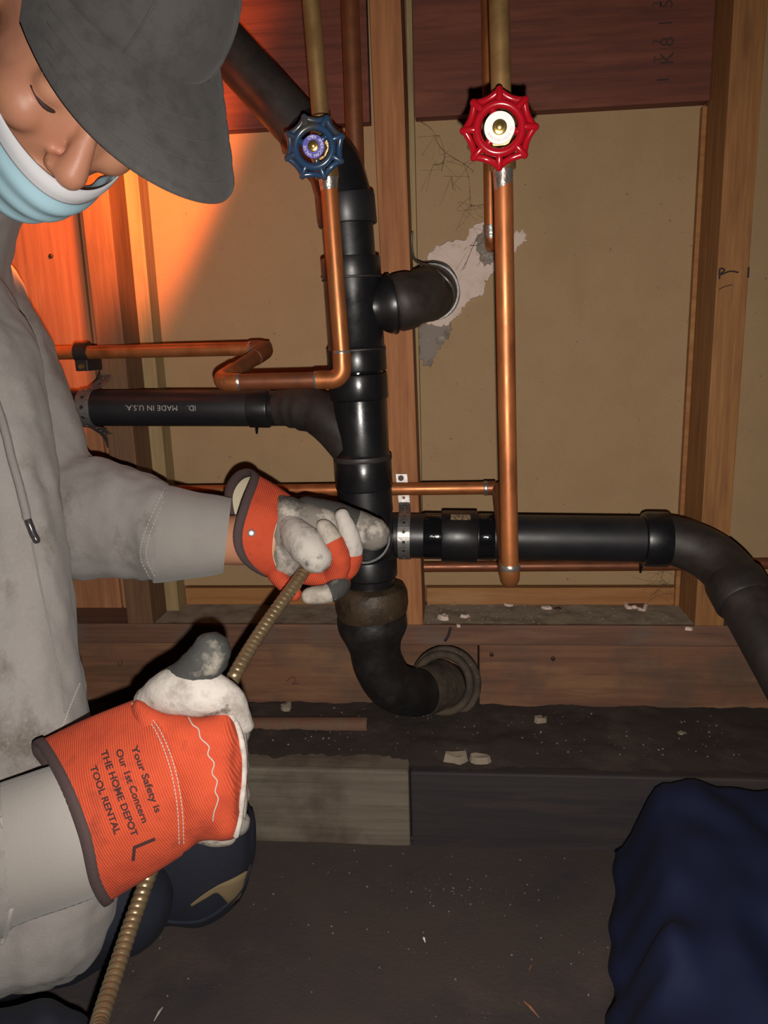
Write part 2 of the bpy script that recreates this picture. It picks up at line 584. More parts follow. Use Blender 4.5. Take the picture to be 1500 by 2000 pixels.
MAT['cap'] = material('grey_cap_cloth', (0.070, 0.066, 0.064), 0.95, sheen=0.1, layers=(((0.05, 0.047, 0.046), 60, ONE, 0.45, 0.7, 4),), bumps=(('noise', 420, ONE, 0.25),))
MAT['mask_blue'] = material('blue_mask', (0.36, 0.57, 0.66), 0.85, bumps=(('noise', 400, ONE, 0.15),))
MAT['mask_white'] = material('white_mask_edge', (0.62, 0.63, 0.66), 0.85)
MAT['orange'] = material('orange_twill', (0.47, 0.058, 0.018), 0.9, layers=(
    ((0.33, 0.032, 0.012), 30, ONE, 0.48, 0.7, 5, 0.7), ((0.10, 0.02, 0.012), 26, ONE, 0.60, 0.76, 6, 0.75)),
    bumps=(('wave', 320, (0.94, 0.2, 0.35), 0.35), ('noise', 60, ONE, 0.35)))
MAT['leather'] = material('dirty_white_leather', (0.40, 0.355, 0.30), 0.8, layers=(
    ((0.20, 0.17, 0.14), 45, ONE, 0.46, 0.62, 7, 0.85), ((0.03, 0.026, 0.023), 38, ONE, 0.53, 0.64, 7, 0.92)),
    bumps=(('noise', 150, ONE, 0.45),))
MAT['leather_pale'] = material('pale_leather', (0.44, 0.405, 0.365), 0.85, layers=(
    ((0.25, 0.22, 0.195), 60, ONE, 0.48, 0.66, 7, 0.85), ((0.06, 0.052, 0.046), 52, ONE, 0.60, 0.70, 7, 0.85)), bumps=(('noise', 170, ONE, 0.4),))
MAT['leather_dark'] = material('blackened_leather', (0.040, 0.040, 0.037), 0.75, layers=(
    ((0.27, 0.245, 0.20), 30, ONE, 0.56, 0.68, 7, 0.9),), bumps=(('noise', 150, ONE, 0.3),))
MAT['leather_mid'] = material('smeared_grey_leather', (0.19, 0.17, 0.145), 0.8, layers=(
    ((0.42, 0.38, 0.33), 48, ONE, 0.52, 0.62, 7, 0.9), ((0.035, 0.032, 0.029), 34, ONE, 0.52, 0.64, 7, 0.9)), bumps=(('noise', 150, ONE, 0.4),))
MAT['binding'] = material('brown_binding', (0.055, 0.033, 0.032), 0.9, bumps=(('noise', 300, ONE, 0.2),))
MAT['lining'] = material('cream_lining', (0.48, 0.42, 0.30), 0.95)
MAT['rivet'] = material('rivet', (0.42, 0.41, 0.42), 0.35, 0.7)
MAT['navy'] = material('navy_cloth', (0.0045, 0.0062, 0.015), 0.85, layers=(((0.007, 0.010, 0.024), 12, ONE, 0.45, 0.7, 4),), bumps=(('noise', 240, ONE, 0.2),))
MAT['tan'] = material('tan_trim', (0.16, 0.115, 0.06), 0.8)
MAT['blur_blue'] = material('blue_blur_stand_in', (0.005, 0.010, 0.042), 0.7, layers=(((0.004, 0.009, 0.04), 3, ONE, 0.4, 0.65, 3),), bumps=(('noise', 8, ONE, 0.3),))  # blue of the soft lens blur, worn by a made-up heap
MAT['green'] = material('green_thread', (0.10, 0.28, 0.03), 0.7)
MAT['chipstone'] = material('pale_stone', (0.25, 0.205, 0.15), 0.95, bumps=(('noise', 120, ONE, 0.5),))
MAT['dust'] = material('grey_dust', (0.27, 0.215, 0.155), 0.95, layers=(
    ((0.15, 0.108, 0.075), 30, ONE, 0.45, 0.7, 6), ((0.5, 0.43, 0.35), 190, ONE, 0.68, 0.76, 3, 0.7)), bumps=(('noise', 160, ONE, 0.4),))
MAT['rusty_pipe'] = material('rusty_pipe', (0.13, 0.058, 0.034), 0.8, layers=(((0.10, 0.08, 0.06), 20, ONE, 0.48, 0.68, 6), ((0.22, 0.08, 0.035), 35, ONE, 0.6, 0.75, 5, 0.6)), bumps=(('noise', 130, ONE, 0.5),))
MAT['nail'] = material('rusty_nail', (0.06, 0.035, 0.022), 0.6, 0.5)

# ================================================================== SETTING
rnd = random.Random(7)
ZP, ZB, ZL = 0.2355, 0.2045, 0.106          # sole plate top, its underside, ledge top
YT = -0.166                                 # front of the floor timbers
STUDS = {'L': (-0.4835, -0.4455), 'C': (-0.1015, -0.0635), 'R': (0.3255, 0.3635)}

wall = G().box((-1.5, 0.101, 0.0), (1.4, 0.116, 1.55)).build('wall_back', MAT['sill'], smooth=False)
tag(wall, 'stud wall with gypsum panels and boards behind the pipes', 'wall', kind='structure')


def wpiece(name, lo, hi, m, bev=0.0012, shear=None, label=None):
    o = G().box(lo, hi, bev, shear).build(name, MAT[m], wall, smooth=False)
    if label:
        lab(o, label)
    return o


# gypsum panels of the three bays (paper side out)
wpiece('gypsum_panel', (-0.4455, 0.089, ZP + 0.030), (-0.1005, 0.101, 1.55), 'paper', 0.001)
wpiece('gypsum_panel', (-0.050, 0.089, ZP + 0.030), (0.3255, 0.101, 1.55), 'paper', 0.001)
wpiece('gypsum_panel', (0.3635, 0.089, ZP + 0.030), (0.735, 0.101, 1.55), 'paper', 0.001)
# studs
wpiece('stud', (STUDS['L'][0], 0.0, ZP), (STUDS['L'][1], 0.089, 1.55), 'stud_dark', label='weathered dark brown stud at the left')
wpiece('stud', (STUDS['C'][0], 0.0, ZP), (STUDS['C'][1], 0.089, 1.55), 'stud', shear=(0.0152, -0.004), label='reddish fir stud behind the black stack')
wpiece('stud', (STUDS['R'][0], 0.0, ZP), (STUDS['R'][1], 0.089, 1.55), 'stud_right', label='amber stud at the right')
wpiece('stud', (0.735, 0.0, ZP), (0.773, 0.089, 1.55), 'stud_right')
wpiece('stud', (-0.90, 0.0, ZP), (-0.862, 0.089, 1.55), 'stud_dark')
# pale battens beside the studs
wpiece('batten', (-0.4455, 0.055, ZP), (-0.4255, 0.089, 1.55), 'batten', 0.0008)
wpiece('batten', (0.3195, 0.078, ZP), (0.3255, 0.089, 0.912), 'nailer', 0.0008)
wpiece('batten', (-0.0575, 0.074, ZP + 0.04), (-0.0500, 0.089, 1.55), 'batten', 0.0008)
# vertical sheathing boards of the left bay
for x0, x1 in ((-0.4835 - 0.001, -0.520), (-0.523, -0.640), (-0.643, -0.860)):
    wpiece('sheathing_board', (x1, 0.068, ZP), (x0, 0.101, 1.55), 'leftboard')
# red-brown blocking boards across the top of the bays
wpiece('blocking_board', (-0.0485, 0.066, 0.915), (0.3245, 0.089, 1.27), 'redboard')
wpiece('blocking_board', (-0.4245, 0.066, 0.913), (-0.108, 0.089, 1.27), 'redboard')
wpiece('blocking_board', (-0.0485, 0.066, 1.273), (0.3245, 0.089, 1.54), 'redboard')
wpiece('blocking_board', (-0.4245, 0.066, 1.273), (-0.108, 0.089, 1.54), 'redboard')
# nailers at the foot of the panels
wpiece('nailer_strip', (-0.424, 0.084, ZP), (-0.088, 0.100, ZP + 0.027), 'nailer')
wpiece('nailer_strip', (-0.046, 0.084, ZP), (0.325, 0.100, ZP + 0.027), 'nailer')
wpiece('nailer_strip', (0.364, 0.084, ZP), (0.735, 0.100, ZP + 0.027), 'nailer')
# sole plate and the timbers under it
wpiece('sole_plate', (-1.5, 0.0, ZB), (1.4, 0.101, ZP), 'plate', 0.0025)
def dust_fn(u, v):
    x, y = -0.444 + 0.77 * u, 0.004 + 0.080 * v
    return Vector((x, y, ZP + 0.0004 + 0.0012 * max(0.0, noise.noise(Vector((x * 40, y * 40, 5))) + 0.15)))


lab(G().grid(dust_fn, 240, 26).build('dust_layer', MAT['dust'], wall), 'grey dust on top of the sole plate')['kind'] = 'stuff'
xs = PY(936, 1320, 0.008).x
wpiece('sill_timber', (xs, 0.008, ZL - 0.02), (1.4, 0.10, ZB - 0.001), 'sill', 0.003, label='reddish sill timber to the right of the iron bend')
wpiece('sill_timber', (-1.5, 0.008, ZL - 0.02), (-0.118, 0.10, ZB - 0.001), 'sill', 0.003, label='stained sill timber to the left of the iron bend')
# nails, knots and pencil marks on the wood
for px, py, Y in ((100, 500, 0.067), (1080, 1286, 0.0075), (960, 1278, 0.0075)):
    p = PY(px, py, Y)
    G().tube([p, p + Vector((0, -0.002, 0))], 0.003, 10).build('nail_head', MAT['nail'], wall)


def place_text(s, size, centre, xdir, ydir, m, parent, name, spacing=1.0, label=None, lift=0.0006):
    vs, fs = text_mesh(s, size, spacing)
    nz = xdir.cross(ydir).normalized()
    o = G().add([centre + xdir * v.x + ydir * v.y + nz * lift for v in vs], fs).build(name, MAT[m], parent, smooth=False)
    if label:
        lab(o, label)
    return o


# the board mill stamp, running up the red board
XU, ZU = Vector((0, 0, 1)), Vector((-1, 0, 0))
for ch, px, py, sz, m in (('1', 1296, 156, 0.021, 'ink_black'), ('K', 1304, 114, 0.024, 'ink_faded'), ('T', 1286, 116, 0.015, 'ink_faded'),
                          ('8', 1304, 82, 0.023, 'ink_faded'), ('7', 1284, 82, 0.014, 'ink_faded'), ('1', 1301, 45, 0.023, 'ink_faded'),
                          ('5', 1303, 8, 0.022, 'ink_faded'), ('3', 1284, 8, 0.014, 'ink_faded')):
    place_text(ch, sz, PY(px, py, 0.0655), XU, ZU, m, wall, 'stamp_mark', label='dark stamped numeral on the red board')


def scribble(pix, Y, r, m, name, parent):
    pts = [PY(x, y, Y) for x, y in pix]
    g = G()
    g.tube(vpath(pts, 4), r, 6, round_ends=False)
    return g.build(name, MAT[m], parent)


scribble([(1405, 545), (1406, 525), (1415, 528), (1404, 538), (1425, 530), (1442, 532)], -0.0002, 0.0011, 'ink_black', 'pencil_scribble', wall)
scribble([(1404, 566), (1414, 560), (1430, 556)], -0.0002, 0.0006, 'ink_black', 'pencil_scribble', wall)
scribble([(1462, 522), (1461, 542)], -0.0002, 0.0012, 'ink_black', 'pencil_scribble', wall)
scribble([(880, 1225), (876, 1240), (869, 1252)], -0.0004, 0.0022, 'ink_black', 'tar_streak', wall)
scribble([(230, 1292), (233, 1300), (239, 1295), (236, 1288)], 0.0074, 0.0004, 'ink_black', 'pencil_scribble', wall)
scribble([(560, 1330), (572, 1322), (578, 1330), (570, 1336), (584, 1334)], 0.0074, 0.0004, 'ink_black', 'pencil_scribble', wall)

# plaster patch smeared round the pipe penetration
def patch(outline, Y, thick, m, name, parent, seed, label=None, rough=1.0):
    c = Vector((sum(x for x, y in outline) / len(outline), sum(y for x, y in outline) / len(outline), 0))
    pts = [Vector(p) for p in catmull([(x, y, 0) for x, y in outline] + [(outline[0][0], outline[0][1], 0)], 7)][:-1]
    rg = random.Random(seed)
    pts = [p + Vector((rg.uniform(-4, 4), rg.uniform(-4, 4), 0)) * rough for p in pts]
    vs, fs = [], []
    levels = ((1.0, 0.0), (0.97, 0.7), (0.75, 1.0), (0.5, 1.0), (0.25, 1.0), (0.04, 1.0))
    n = len(pts)
    for s, t in levels:
        for p in pts:
            q = c + (p - c) * s
            h = t * thick * (1 + 0.45 * noise.noise(Vector((q.x * 0.05, q.y * 0.05, seed))))
            w = PY(q.x, q.y, Y)
            vs.append(Vector((w.x, Y - h, w.z)))
    for k in range(len(levels) - 1):
        for i in range(n):
            fs.append((k * n + i, k * n + (i + 1) % n, (k + 1) * n + (i + 1) % n, (k + 1) * n + i))
    fs.append(tuple((len(levels) - 1) * n + i for i in range(n)))
    o = G().add(vs, fs).build(name, MAT[m], parent, smooth=False)
    if label:
        lab(o, label)
    return o


patch([(828, 520), (850, 480), (905, 466), (925, 440), (952, 428), (962, 470), (945, 500), (1000, 500), (968, 530), (950, 550), (945, 575),
       (915, 590), (895, 615), (880, 630), (850, 640), (826, 625), (830, 570)], 0.089, 0.005, 'plaster', 'plaster_patch', wall, 3, 'white plaster smeared round the drain opening')
patch([(985, 462), (1010, 452), (1025, 455), (1026, 472), (1008, 485), (1000, 502), (980, 500)], 0.089, 0.004, 'plaster', 'plaster_patch', wall, 5, 'small white plaster patch right of the copper pipe')
patch([(930, 465), (950, 452), (962, 470), (966, 505), (950, 518), (935, 500)], 0.0835, 0.002, 'mortar_grey', 'mortar_smear', wall, 8)
patch([(818, 640), (840, 632), (880, 632), (878, 655), (866, 672), (850, 690), (842, 715), (830, 712), (818, 690)], 0.089, 0.0035, 'mortar_grey', 'mortar_smear', wall, 9, 'grey mortar smear under the drain opening')

# ledge, dirt and floor timbers
ledge = tag(G().box((-1.5, YT + 0.042, -0.02), (1.4, 0.099, ZL - 0.006)).build('trim_1', MAT['concrete'], smooth=False),
            'dirty concrete ledge in front of the sill timbers', 'ledge', kind='structure')


def dirt_fn(u, v):
    x = -1.5 + 2.9 * u
    e = noise.noise(Vector((x * 13, 0.3, 2))) + 0.6 * noise.noise(Vector((x * 41, 0.3, 7))) + 0.4 * noise.noise(Vector((x * 110, 0.3, 9)))
    y0 = YT + 0.026 + 0.016 * e if x < xe else YT + 0.012 + 0.010 * e
    y = y0 + (0.035 - y0) * v
    p = Vector((x * 14, y * 14, 0))
    h = 0.0040 * noise.noise(p) + 0.0025 * noise.noise(p * 3) + 0.0014 * noise.noise(p * 9)
    edge = min(1.0, v / 0.25)
    return Vector((x, y, ZL + 0.0005 + (max(h, -0.002) + 0.0032) * edge - 0.0012 * (1 - edge)))


xe = -0.0625
lab(G().grid(dirt_fn, 700, 30).build('dirt_layer', MAT['dirt'], ledge), 'dark crumbly dirt lying on the ledge')['kind'] = 'stuff'
xe = -0.0625
tag(G().box((-1.5, YT, -0.01), (xe, YT + 0.042, ZL), 0.004).build('trim_2', MAT['greytimber'], smooth=False),
    'weathered grey timber along the foot of the ledge', 'timber', kind='structure')
tag(G().box((xe + 0.002, YT, -0.01), (1.4, YT + 0.042, ZL - 0.001), 0.003).build('trim_3', MAT['darktimber'], smooth=False),
    'blackened timber continuing right of the grey one', 'timber', kind='structure')


def floor_fn(u, v):
    x, y = -1.9 + 3.6 * u, -2.4 + (YT + 0.01 + 2.4) * v
    p = Vector((x * 9, y * 9, 1.0))
    return Vector((x, y, 0.003 * noise.noise(p) + 0.0012 * noise.noise(p * 4)))


tag(G().grid(floor_fn, 160, 110).build('floor', MAT['ground']), 'dark gritty crawl space floor', 'floor', kind='structure')

# ================================================================== DRAIN STACK (black ABS)
YS = -0.085
stack = root('drain_stack', PY(722, 1130, YS), 'black plastic drain stack with side branches standing before the reddish stud', 'drain pipe')
sp = [(640, 290), (664, 330), (674, 385), (682, 468), (692, 610), (706, 850), (711, 940), (718, 1050), (722, 1150)]


def sx(y):
    for (x0, y0), (x1, y1) in zip(sp, sp[1:]):
        if y0 <= y <= y1:
            return x0 + (x1 - x0) * (y - y0) / (y1 - y0)
    return sp[-1][0]


def S(y):
    return PY(sx(y), y, YS)


def axial(profile, fn, n=36):
    """profile [(y_px, r_m)] turned about the stack's axis"""
    g = G()
    g.tube([fn(y) for y, r in profile], [r for y, r in profile], n)
    return g


def part(g, name, m, parent, label=None, smooth=True):
    o = g.build(name, MAT[m], parent, smooth)
    if smooth:
        try:
            o.data.set_sharp_from_angle(angle=math.radians(38))
        except Exception:
            pass
    if label:
        lab(o, label)
    return o


rp = 0.0300
part(axial([(425, rp), (520, rp)], S), 'pipe', 'abs', stack)
part(axial([(382, 0.0305), (384, 0.0342), (388, 0.0346), (438, 0.0346), (440, 0.034), (441, 0.0305)], S), 'coupling', 'abs_matte', stack)
# upper sanitary tee
part(axial([(503, 0.0305), (504, 0.0345), (507, 0.035), (541, 0.035), (544, 0.0345), (546, 0.0335), (560, 0.0335), (676, 0.0335), (680, 0.035), (683, 0.0358), (722, 0.0358), (725, 0.0352), (726, 0.0300)], S), 'tee_fitting', 'abs', stack, 'black tee whose branch runs back into the wall')
part(axial([(724, 0.0305), (732, 0.0305)], S), 'cement_bead', 'cement', stack)
# branch into the wall
bp = vpath([PY(697, 604, YS), PY(755, 596, -0.078), PY(800, 586, -0.066), PY(828, 577, -0.040), PY(842, 571, 0.010), PY(848, 574, 0.09)], 7)
part(G().tube(bp[6:12], 0.0300, 32), 'branch_pipe', 'abs_dusty', stack)
part(G().tube(bp[:9], [0.0255] * 5 + [0.0275, 0.031, 0.034, 0.0348], 32), 'branch_hub', 'abs', stack)
part(G().tube([bp[8], bp[8].lerp(bp[9], 0.5)], 0.0358, 32), 'hub_rim', 'abs', stack)
part(G().tube(bp[9:29], [0.0312, 0.0338, 0.0342, 0.0342, 0.0342, 0.0336] + [0.0318] * 8 + [0.0342] * 6, 32), 'elbow', 'abs_dusty', stack, 'dusty elbow turning into the plastered hole')
part(G().tube(bp[28:], 0.0365, 32), 'collar', 'abs', stack)
# left sanitary tee
part(axial([(729, 0.0305), (731, 0.0352), (735, 0.036), (776, 0.036), (779, 0.0352), (781, 0.0325), (884, 0.0325), (888, 0.0345), (891, 0.036), (950, 0.036), (953, 0.0352), (954, 0.0345), (998, 0.0345)], S), 'tee_fitting', 'abs', stack, 'black tee with a branch sweeping to the left')
for y_ in (543, 682):
    part(axial([(y_ - 1.5, 0.0345), (y_, 0.0361), (y_ + 2.5, 0.0361), (y_ + 3.5, 0.0345)], S), 'dust_ring', 'abs_dusty', stack)
part(axial([(888.5, 0.0363), (891, 0.0368), (896, 0.0368), (898, 0.0363)], S), 'dust_ring', 'abs_dusty', stack)
YB = -0.045
lb = vpath([PY(545, 797, YB), PY(585, 798, -0.055), PY(622, 806, -0.065), PY(655, 832, -0.075), PY(690, 872, -0.083)], 7)
rr = [M(v, p) for v, p in zip([35] * 4 + [39] * 4 + [43] * 7 + [45] * 14, lb)]
part(G().tube(lb, rr, 32), 'tee_branch', 'abs_dusty', stack, 'dusty sweeping branch of the left tee')
c0, c1 = PY(488, 798, YB), PY(540, 798, YB)
part(G().tube([c0, c0.lerp(c1, .02), c0.lerp(c1, .7), c0.lerp(c1, .75), c0.lerp(c1, .8), c1], [0.024, M(37, c0), M(37.5, c0), M(37, c0), M(34, c0), M(34, c0)], 32), 'coupling', 'abs', stack)
pl = PY(-420, 797, YB)
part(G().tube([pl, PY(495, 797, YB)], 0.0238, 32), 'pipe', 'abs_matte', stack, 'narrow black branch pipe printed with grey lettering')
# lettering on the left branch (upside down, wrapped on the pipe)
pa, pb = PY(200, 796, YB), PY(495, 797, YB)
ax = (pb - pa).normalized()


def wrap_text(s, size, px, ang0, parent, spacing=1.0):
    vs, fs = text_mesh(s, size, spacing)
    t = (PY(px, 797, YB) - pa).dot(ax)
    c = pa + ax * t
    e1 = (CAM - c); e1 -= ax * e1.dot(ax); e1.normalize()
    e2 = ax.cross(e1) * -1
    if e2.z < 0: e2 = -e2
    out = []
    for v in vs:
        x, y = -v.x, -v.y
        a = ang0 + y / 0.0241
        out.append(c + ax * x + (e1 * math.cos(a) + e2 * math.sin(a)) * 0.0241)
    o = G().add(out, fs).build('pipe_lettering', MAT['ink_grey'], parent, smooth=False)
    return o


wrap_text('MADE IN U.S.A.', 0.0098, 309, 0.0, stack, 1.06)
wrap_text('ID.', 0.0098, 386, 0.0, stack, 1.0)
# diagonal vent pipe running up to the left
d0, d1 = PY(640, 312, -0.075), PY(200, -178, -0.055)
part(G().tube([PY(612, 279, -0.073), d1], 0.0285, 32), 'pipe', 'abs_dusty', stack, 'dusty black pipe climbing diagonally to the left')
eb = bend([PY(590, 255, -0.072), PY(655, 327, YS + 0.004), S(400)], 0.045, 14)
part(G().tube(eb, 0.0322, 32), 'elbow', 'abs', stack, 'black elbow where the diagonal pipe joins the stack')
# cleanout tee with the open mouth the cable goes into
part(axial([(996, 0.0338), (1000, 0.0338), (1084, 0.0338), (1087, 0.036), (1090, 0.0368), (1122, 0.0368), (1125, 0.035), (1126, 0.0325), (1168, 0.0325)], S), 'cleanout_tee', 'abs', stack)
co = S(1056)
cd = (CAM - co); cd.z += 0.10; cd.x -= 0.10; cd.normalize()
m0 = co + cd * 0.012
ringp = [(0.0335, 0.0), (0.0335, 0.022), (0.0335, 0.030), (0.0325, 0.0315), (0.0300, 0.0315), (0.0292, 0.030), (0.0292, 0.006), (0.0001, 0.006)]
g = G()
e1 = cd.cross(Vector((0, 0, 1))).normalized(); e2 = e1.cross(cd)
g.rings([[m0 + cd * h + (e1 * math.cos(2 * PI * j / 40) + e2 * math.sin(2 * PI * j / 40)) * r for j in range(40)] for r, h in ringp], True, True)
part(g, 'cleanout_mouth', 'abs', stack, 'open cleanout mouth with a glossy worn rim')
# right hand branch
YR = -0.058
r0 = PY(735, 1046, YR)
def RX(px):
    return PY(px, 1046 + (px - 765) * 7 / 485, YR)
part(G().tube([RX(735), RX(1290)], M(44.5, RX(1050)), 40), 'pipe', 'abs_matte', stack, 'long satin black pipe running to the right')
q = RX(900)
part(G().tube([RX(862), RX(863), RX(866), RX(930), RX(932), RX(933)], [M(45, q), M(50, q), M(51, q), M(51, q), M(50, q), M(45, q)], 40), 'coupling', 'abs', stack, 'black coupling with a small tan sticker')
part(G().tube([RX(934), RX(936), RX(962), RX(965)], [M(45, q), M(45.6, q), M(45.6, q), M(45, q)], 40), 'cement_bead', 'cement', stack)
part(G().tube([RX(828), RX(830), RX(858), RX(862)], [M(45, q), M(45.4, q), M(45.4, q), M(45, q)], 40), 'cement_bead', 'cement', stack)
# sticker on the coupling
axr = (RX(930) - RX(862)).normalized()
e1 = CAM - RX(898); e1 -= axr * e1.dot(axr); e1.normalize(); e2 = e1.cross(axr)
if e2.z < 0: e2 = -e2
rs = M(51, q) + 0.0004
part(G().grid(lambda u, v: RX(880 + 38 * u) + (e1 * math.cos(0.66 + 0.30 * v) + e2 * math.sin(0.66 + 0.30 * v)) * rs, 12, 8), 'sticker', 'label_tan', stack)
part(G().tube([RX(1254), RX(1256), RX(1262), RX(1300), RX(1304), RX(1306)], [M(45, q), M(51, q), M(53, q), M(53, q), M(51.5, q), M(46, q)], 40), 'elbow_socket', 'abs', stack)
ec, ed = PY(1392, 1062, -0.066), PY(1600, 1425, -0.275)
el = bend([RX(1296), ec, ec.lerp(ed, 0.45)], 0.085, 14)
dd = (ed - ec).normalized()
part(G().tube(el[:-1] + [el[-2] + dd * 0.006], M(47, q), 40), 'elbow', 'abs_dusty', stack, 'black bend turning down toward the lower right')
s0 = el[-2]
part(G().tube([s0 - dd * 0.004, s0 - dd * 0.003, s0, s0 + dd * 0.03, s0 + dd * 0.033, s0 + dd * 0.034], [0.031, 0.0335, 0.0348, 0.0348, 0.0335, 0.031], 40), 'elbow_socket', 'abs_dusty', stack)
part(G().tube([s0, ed + dd * 0.12], 0.0308, 40), 'pipe', 'abs_dusty', stack, 'dusty black pipe slanting out of the frame at lower right')
# small drips of cement hanging from the fittings
for px, py, Y in ((502, 838, YB), (1253, 1110, YR)):
    a = PY(px, py - 6, Y)
    G().tube([a, a + Vector((-0.001, 0, -0.009))], [0.0022, 0.0016], 8, round_ends=True).build('cement_drip', MAT['cement'], stack)

# ================================================================== CAST IRON BEND
iron = root('cast_iron_bend', PY(760, 1400, -0.06), 'old cast iron bend with a rusty hub under the black stack', 'iron pipe')
h0 = S(1150)
def I(px, py, Y): return PY(px, py, Y)
hub = [I(724, 1140, YS), I(724, 1146, YS), I(725, 1160, YS), I(726, 1176, YS), I(726, 1192, YS), I(727, 1200, YS)]
part(G().tube(hub, [0.0375, 0.044, 0.0475, 0.0478, 0.0462, 0.0445], 40), 'hub', 'iron_rust', iron, 'brown rusty hub rim')
ib = vpath([I(727, 1196, YS), I(728, 1226, YS), I(732, 1262, YS), I(740, 1300, -0.08), I(765, 1338, -0.065), I(806, 1352, -0.035), I(845, 1345, 0.0), I(872, 1338, 0.06)], 7)
ir = [p[0] for p in catmull([(0.0445,), (0.0452,), (0.0345,), (0.0335,), (0.0335,), (0.0335,), (0.0335,), (0.034,)], 7)]
part(G().tube(ib, ir, 40), 'bend', 'iron', iron)
c = I(866, 1334, 0.0)
nd = (ib[-1] - ib[-6]).normalized()
e1 = nd.cross(Vector((0, 0, 1))).normalized(); e2 = e1.cross(nd)
for r_, off, tr in ((0.0405, -0.004, 0.006), (0.0475, 0.012, 0.0055)):
    part(G().tube([c + nd * off + (e1 * math.cos(2 * PI * k / 48) + e2 * math.sin(2 * PI * k / 48)) * r_ for k in range(48)], tr, 12, closed=True), 'hub_ring', 'iron_dusty', iron)
part(G().tube(ib[-12:-4], [0.0342, 0.0343, 0.0344, 0.0346, 0.035, 0.036, 0.038, 0.040], 40), 'dusty_neck', 'iron_dusty', iron)

# ================================================================== COPPER LINES
def pipe_fit(g, a, b, r, n=20):
    g.tube([a, b], r, n)


def band(a, d, r, w=0.003):
    return G().tube([a - d * w, a - d * w * 0.5, a + d * w * 0.5, a + d * w], [r, r * 1.06, r * 1.06, r], 20)


def handwheel(c, nrm, upv, R, m, parent, rot=0.0):
    """eight-pointed scalloped handwheel: outer rim, spokes, inner ring, web arms"""
    rt = upv.cross(nrm).normalized()
    u2 = nrm.cross(rt)
    g = G()
    def at(r, a, h=0.0):
        return c + (rt * math.cos(a) + u2 * math.sin(a)) * r + nrm * h
    N = 96
    rim = []
    for k in range(N):
        a = 2 * PI * k / N
        t = (k % 12) / 12.0
        s = abs(math.sin(PI * t))           # 0 at a point, 1 between
        rim.append(at(R * (0.905 - 0.125 * s ** 0.75), a + rot, -0.0012 * s))
    g.tube(rim, [R * (0.100 - 0.008 * abs(math.sin(PI * (k % 12) / 12))) for k in range(N)], 10, closed=True)
    inner = [at(R * 0.585, 2 * PI * k / 48, 0.0025) for k in range(48)]
    g.tube(inner, R * 0.118, 12, closed=True)
    for k in range(8):
        a = rot + 2 * PI * k / 8
        g.tube([at(R * 0.56, a, 0.002), at(R * 0.72, a, 0.003), at(R * 0.93, a, 0.0)], [R * 0.105, R * 0.092, R * 0.100], 10, round_ends=True)
    for k in range(3):
        a = rot + 0.35 + 2 * PI * k / 3
        g.tube([at(R * 0.12, a, 0.001), at(R * 0.6, a, 0.001)], R * 0.10, 10)
    g.tube([c - nrm * 0.006, c + nrm * 0.0035], R * 0.30, 28)
    w = g.build('handwheel', MAT[m], parent)
    return w, at


def gate_valve(name, parent, pc, pd, R, rp_, wm, disc_m, rdisc, rnut, wrot, text, tsize, tr, ink, wheel_c):
    """pc: body centre on the pipe, pd: pipe direction (up)"""
    nrm = Vector((0, -1, -0.02)).normalized()
    v = part(G().tube([pc - pd * 0.030, pc - pd * 0.0295, pc - pd * 0.020, pc - pd * 0.018, pc - pd * 0.008, pc + pd * 0.008, pc + pd * 0.018, pc + pd * 0.020, pc + pd * 0.0295, pc + pd * 0.030],
                      [rp_, rp_ * 1.38, rp_ * 1.38, rp_ * 1.2, rp_ * 1.65, rp_ * 1.65, rp_ * 1.2, rp_ * 1.38, rp_ * 1.38, rp_], 24), name, 'bronze', parent)
    d = (wheel_c - pc)
    L = d.length
    part(G().tube([pc, pc + d * 0.30, pc + d * 0.31, pc + d * 0.48, pc + d * 0.49, pc + d * 0.75, pc + d], [0.010, 0.010, 0.0125, 0.0125, 0.009, 0.0085, 0.004], 6), 'bonnet', 'bronze', v)
    w, at = handwheel(wheel_c, nrm, Vector((0, 0, 1)), R, wm, v, wrot)
    part(G().tube([at(0, 0, 0.0032), at(0, 0, 0.0050)], rdisc, 40), 'name_disc', disc_m, v)
    part(G().tube([at(0, 0, 0.0045), at(0, 0, 0.0075), at(0, 0, 0.0080)], [rnut, rnut, rnut * 0.85], 24), 'nut', 'brass', v)
    part(G().tube([at(0, 0, 0.0065), at(0, 0, 0.0105), at(0, 0, 0.0112)], [rnut * 0.52, rnut * 0.52, rnut * 0.3], 20), 'stem', 'brass', v)
    # ring lettering
    if text:
        gg = G()
        for ch, a, flip in text:
            vs, fs = text_mesh(ch, tsize)
            ca, sa = math.cos(a), math.sin(a)
            c0 = at(tr, a, 0.0054)
            er = (at(1, a) - at(0, a)).normalized()
            et = (at(1, a - PI / 2) - at(0, a)).normalized()
            if flip: er, et = -er, -et
            gg.add([c0 + et * q.x + er * q.y for q in vs], fs)
        part(gg, 'disc_lettering', ink, v, smooth=False)
    return v


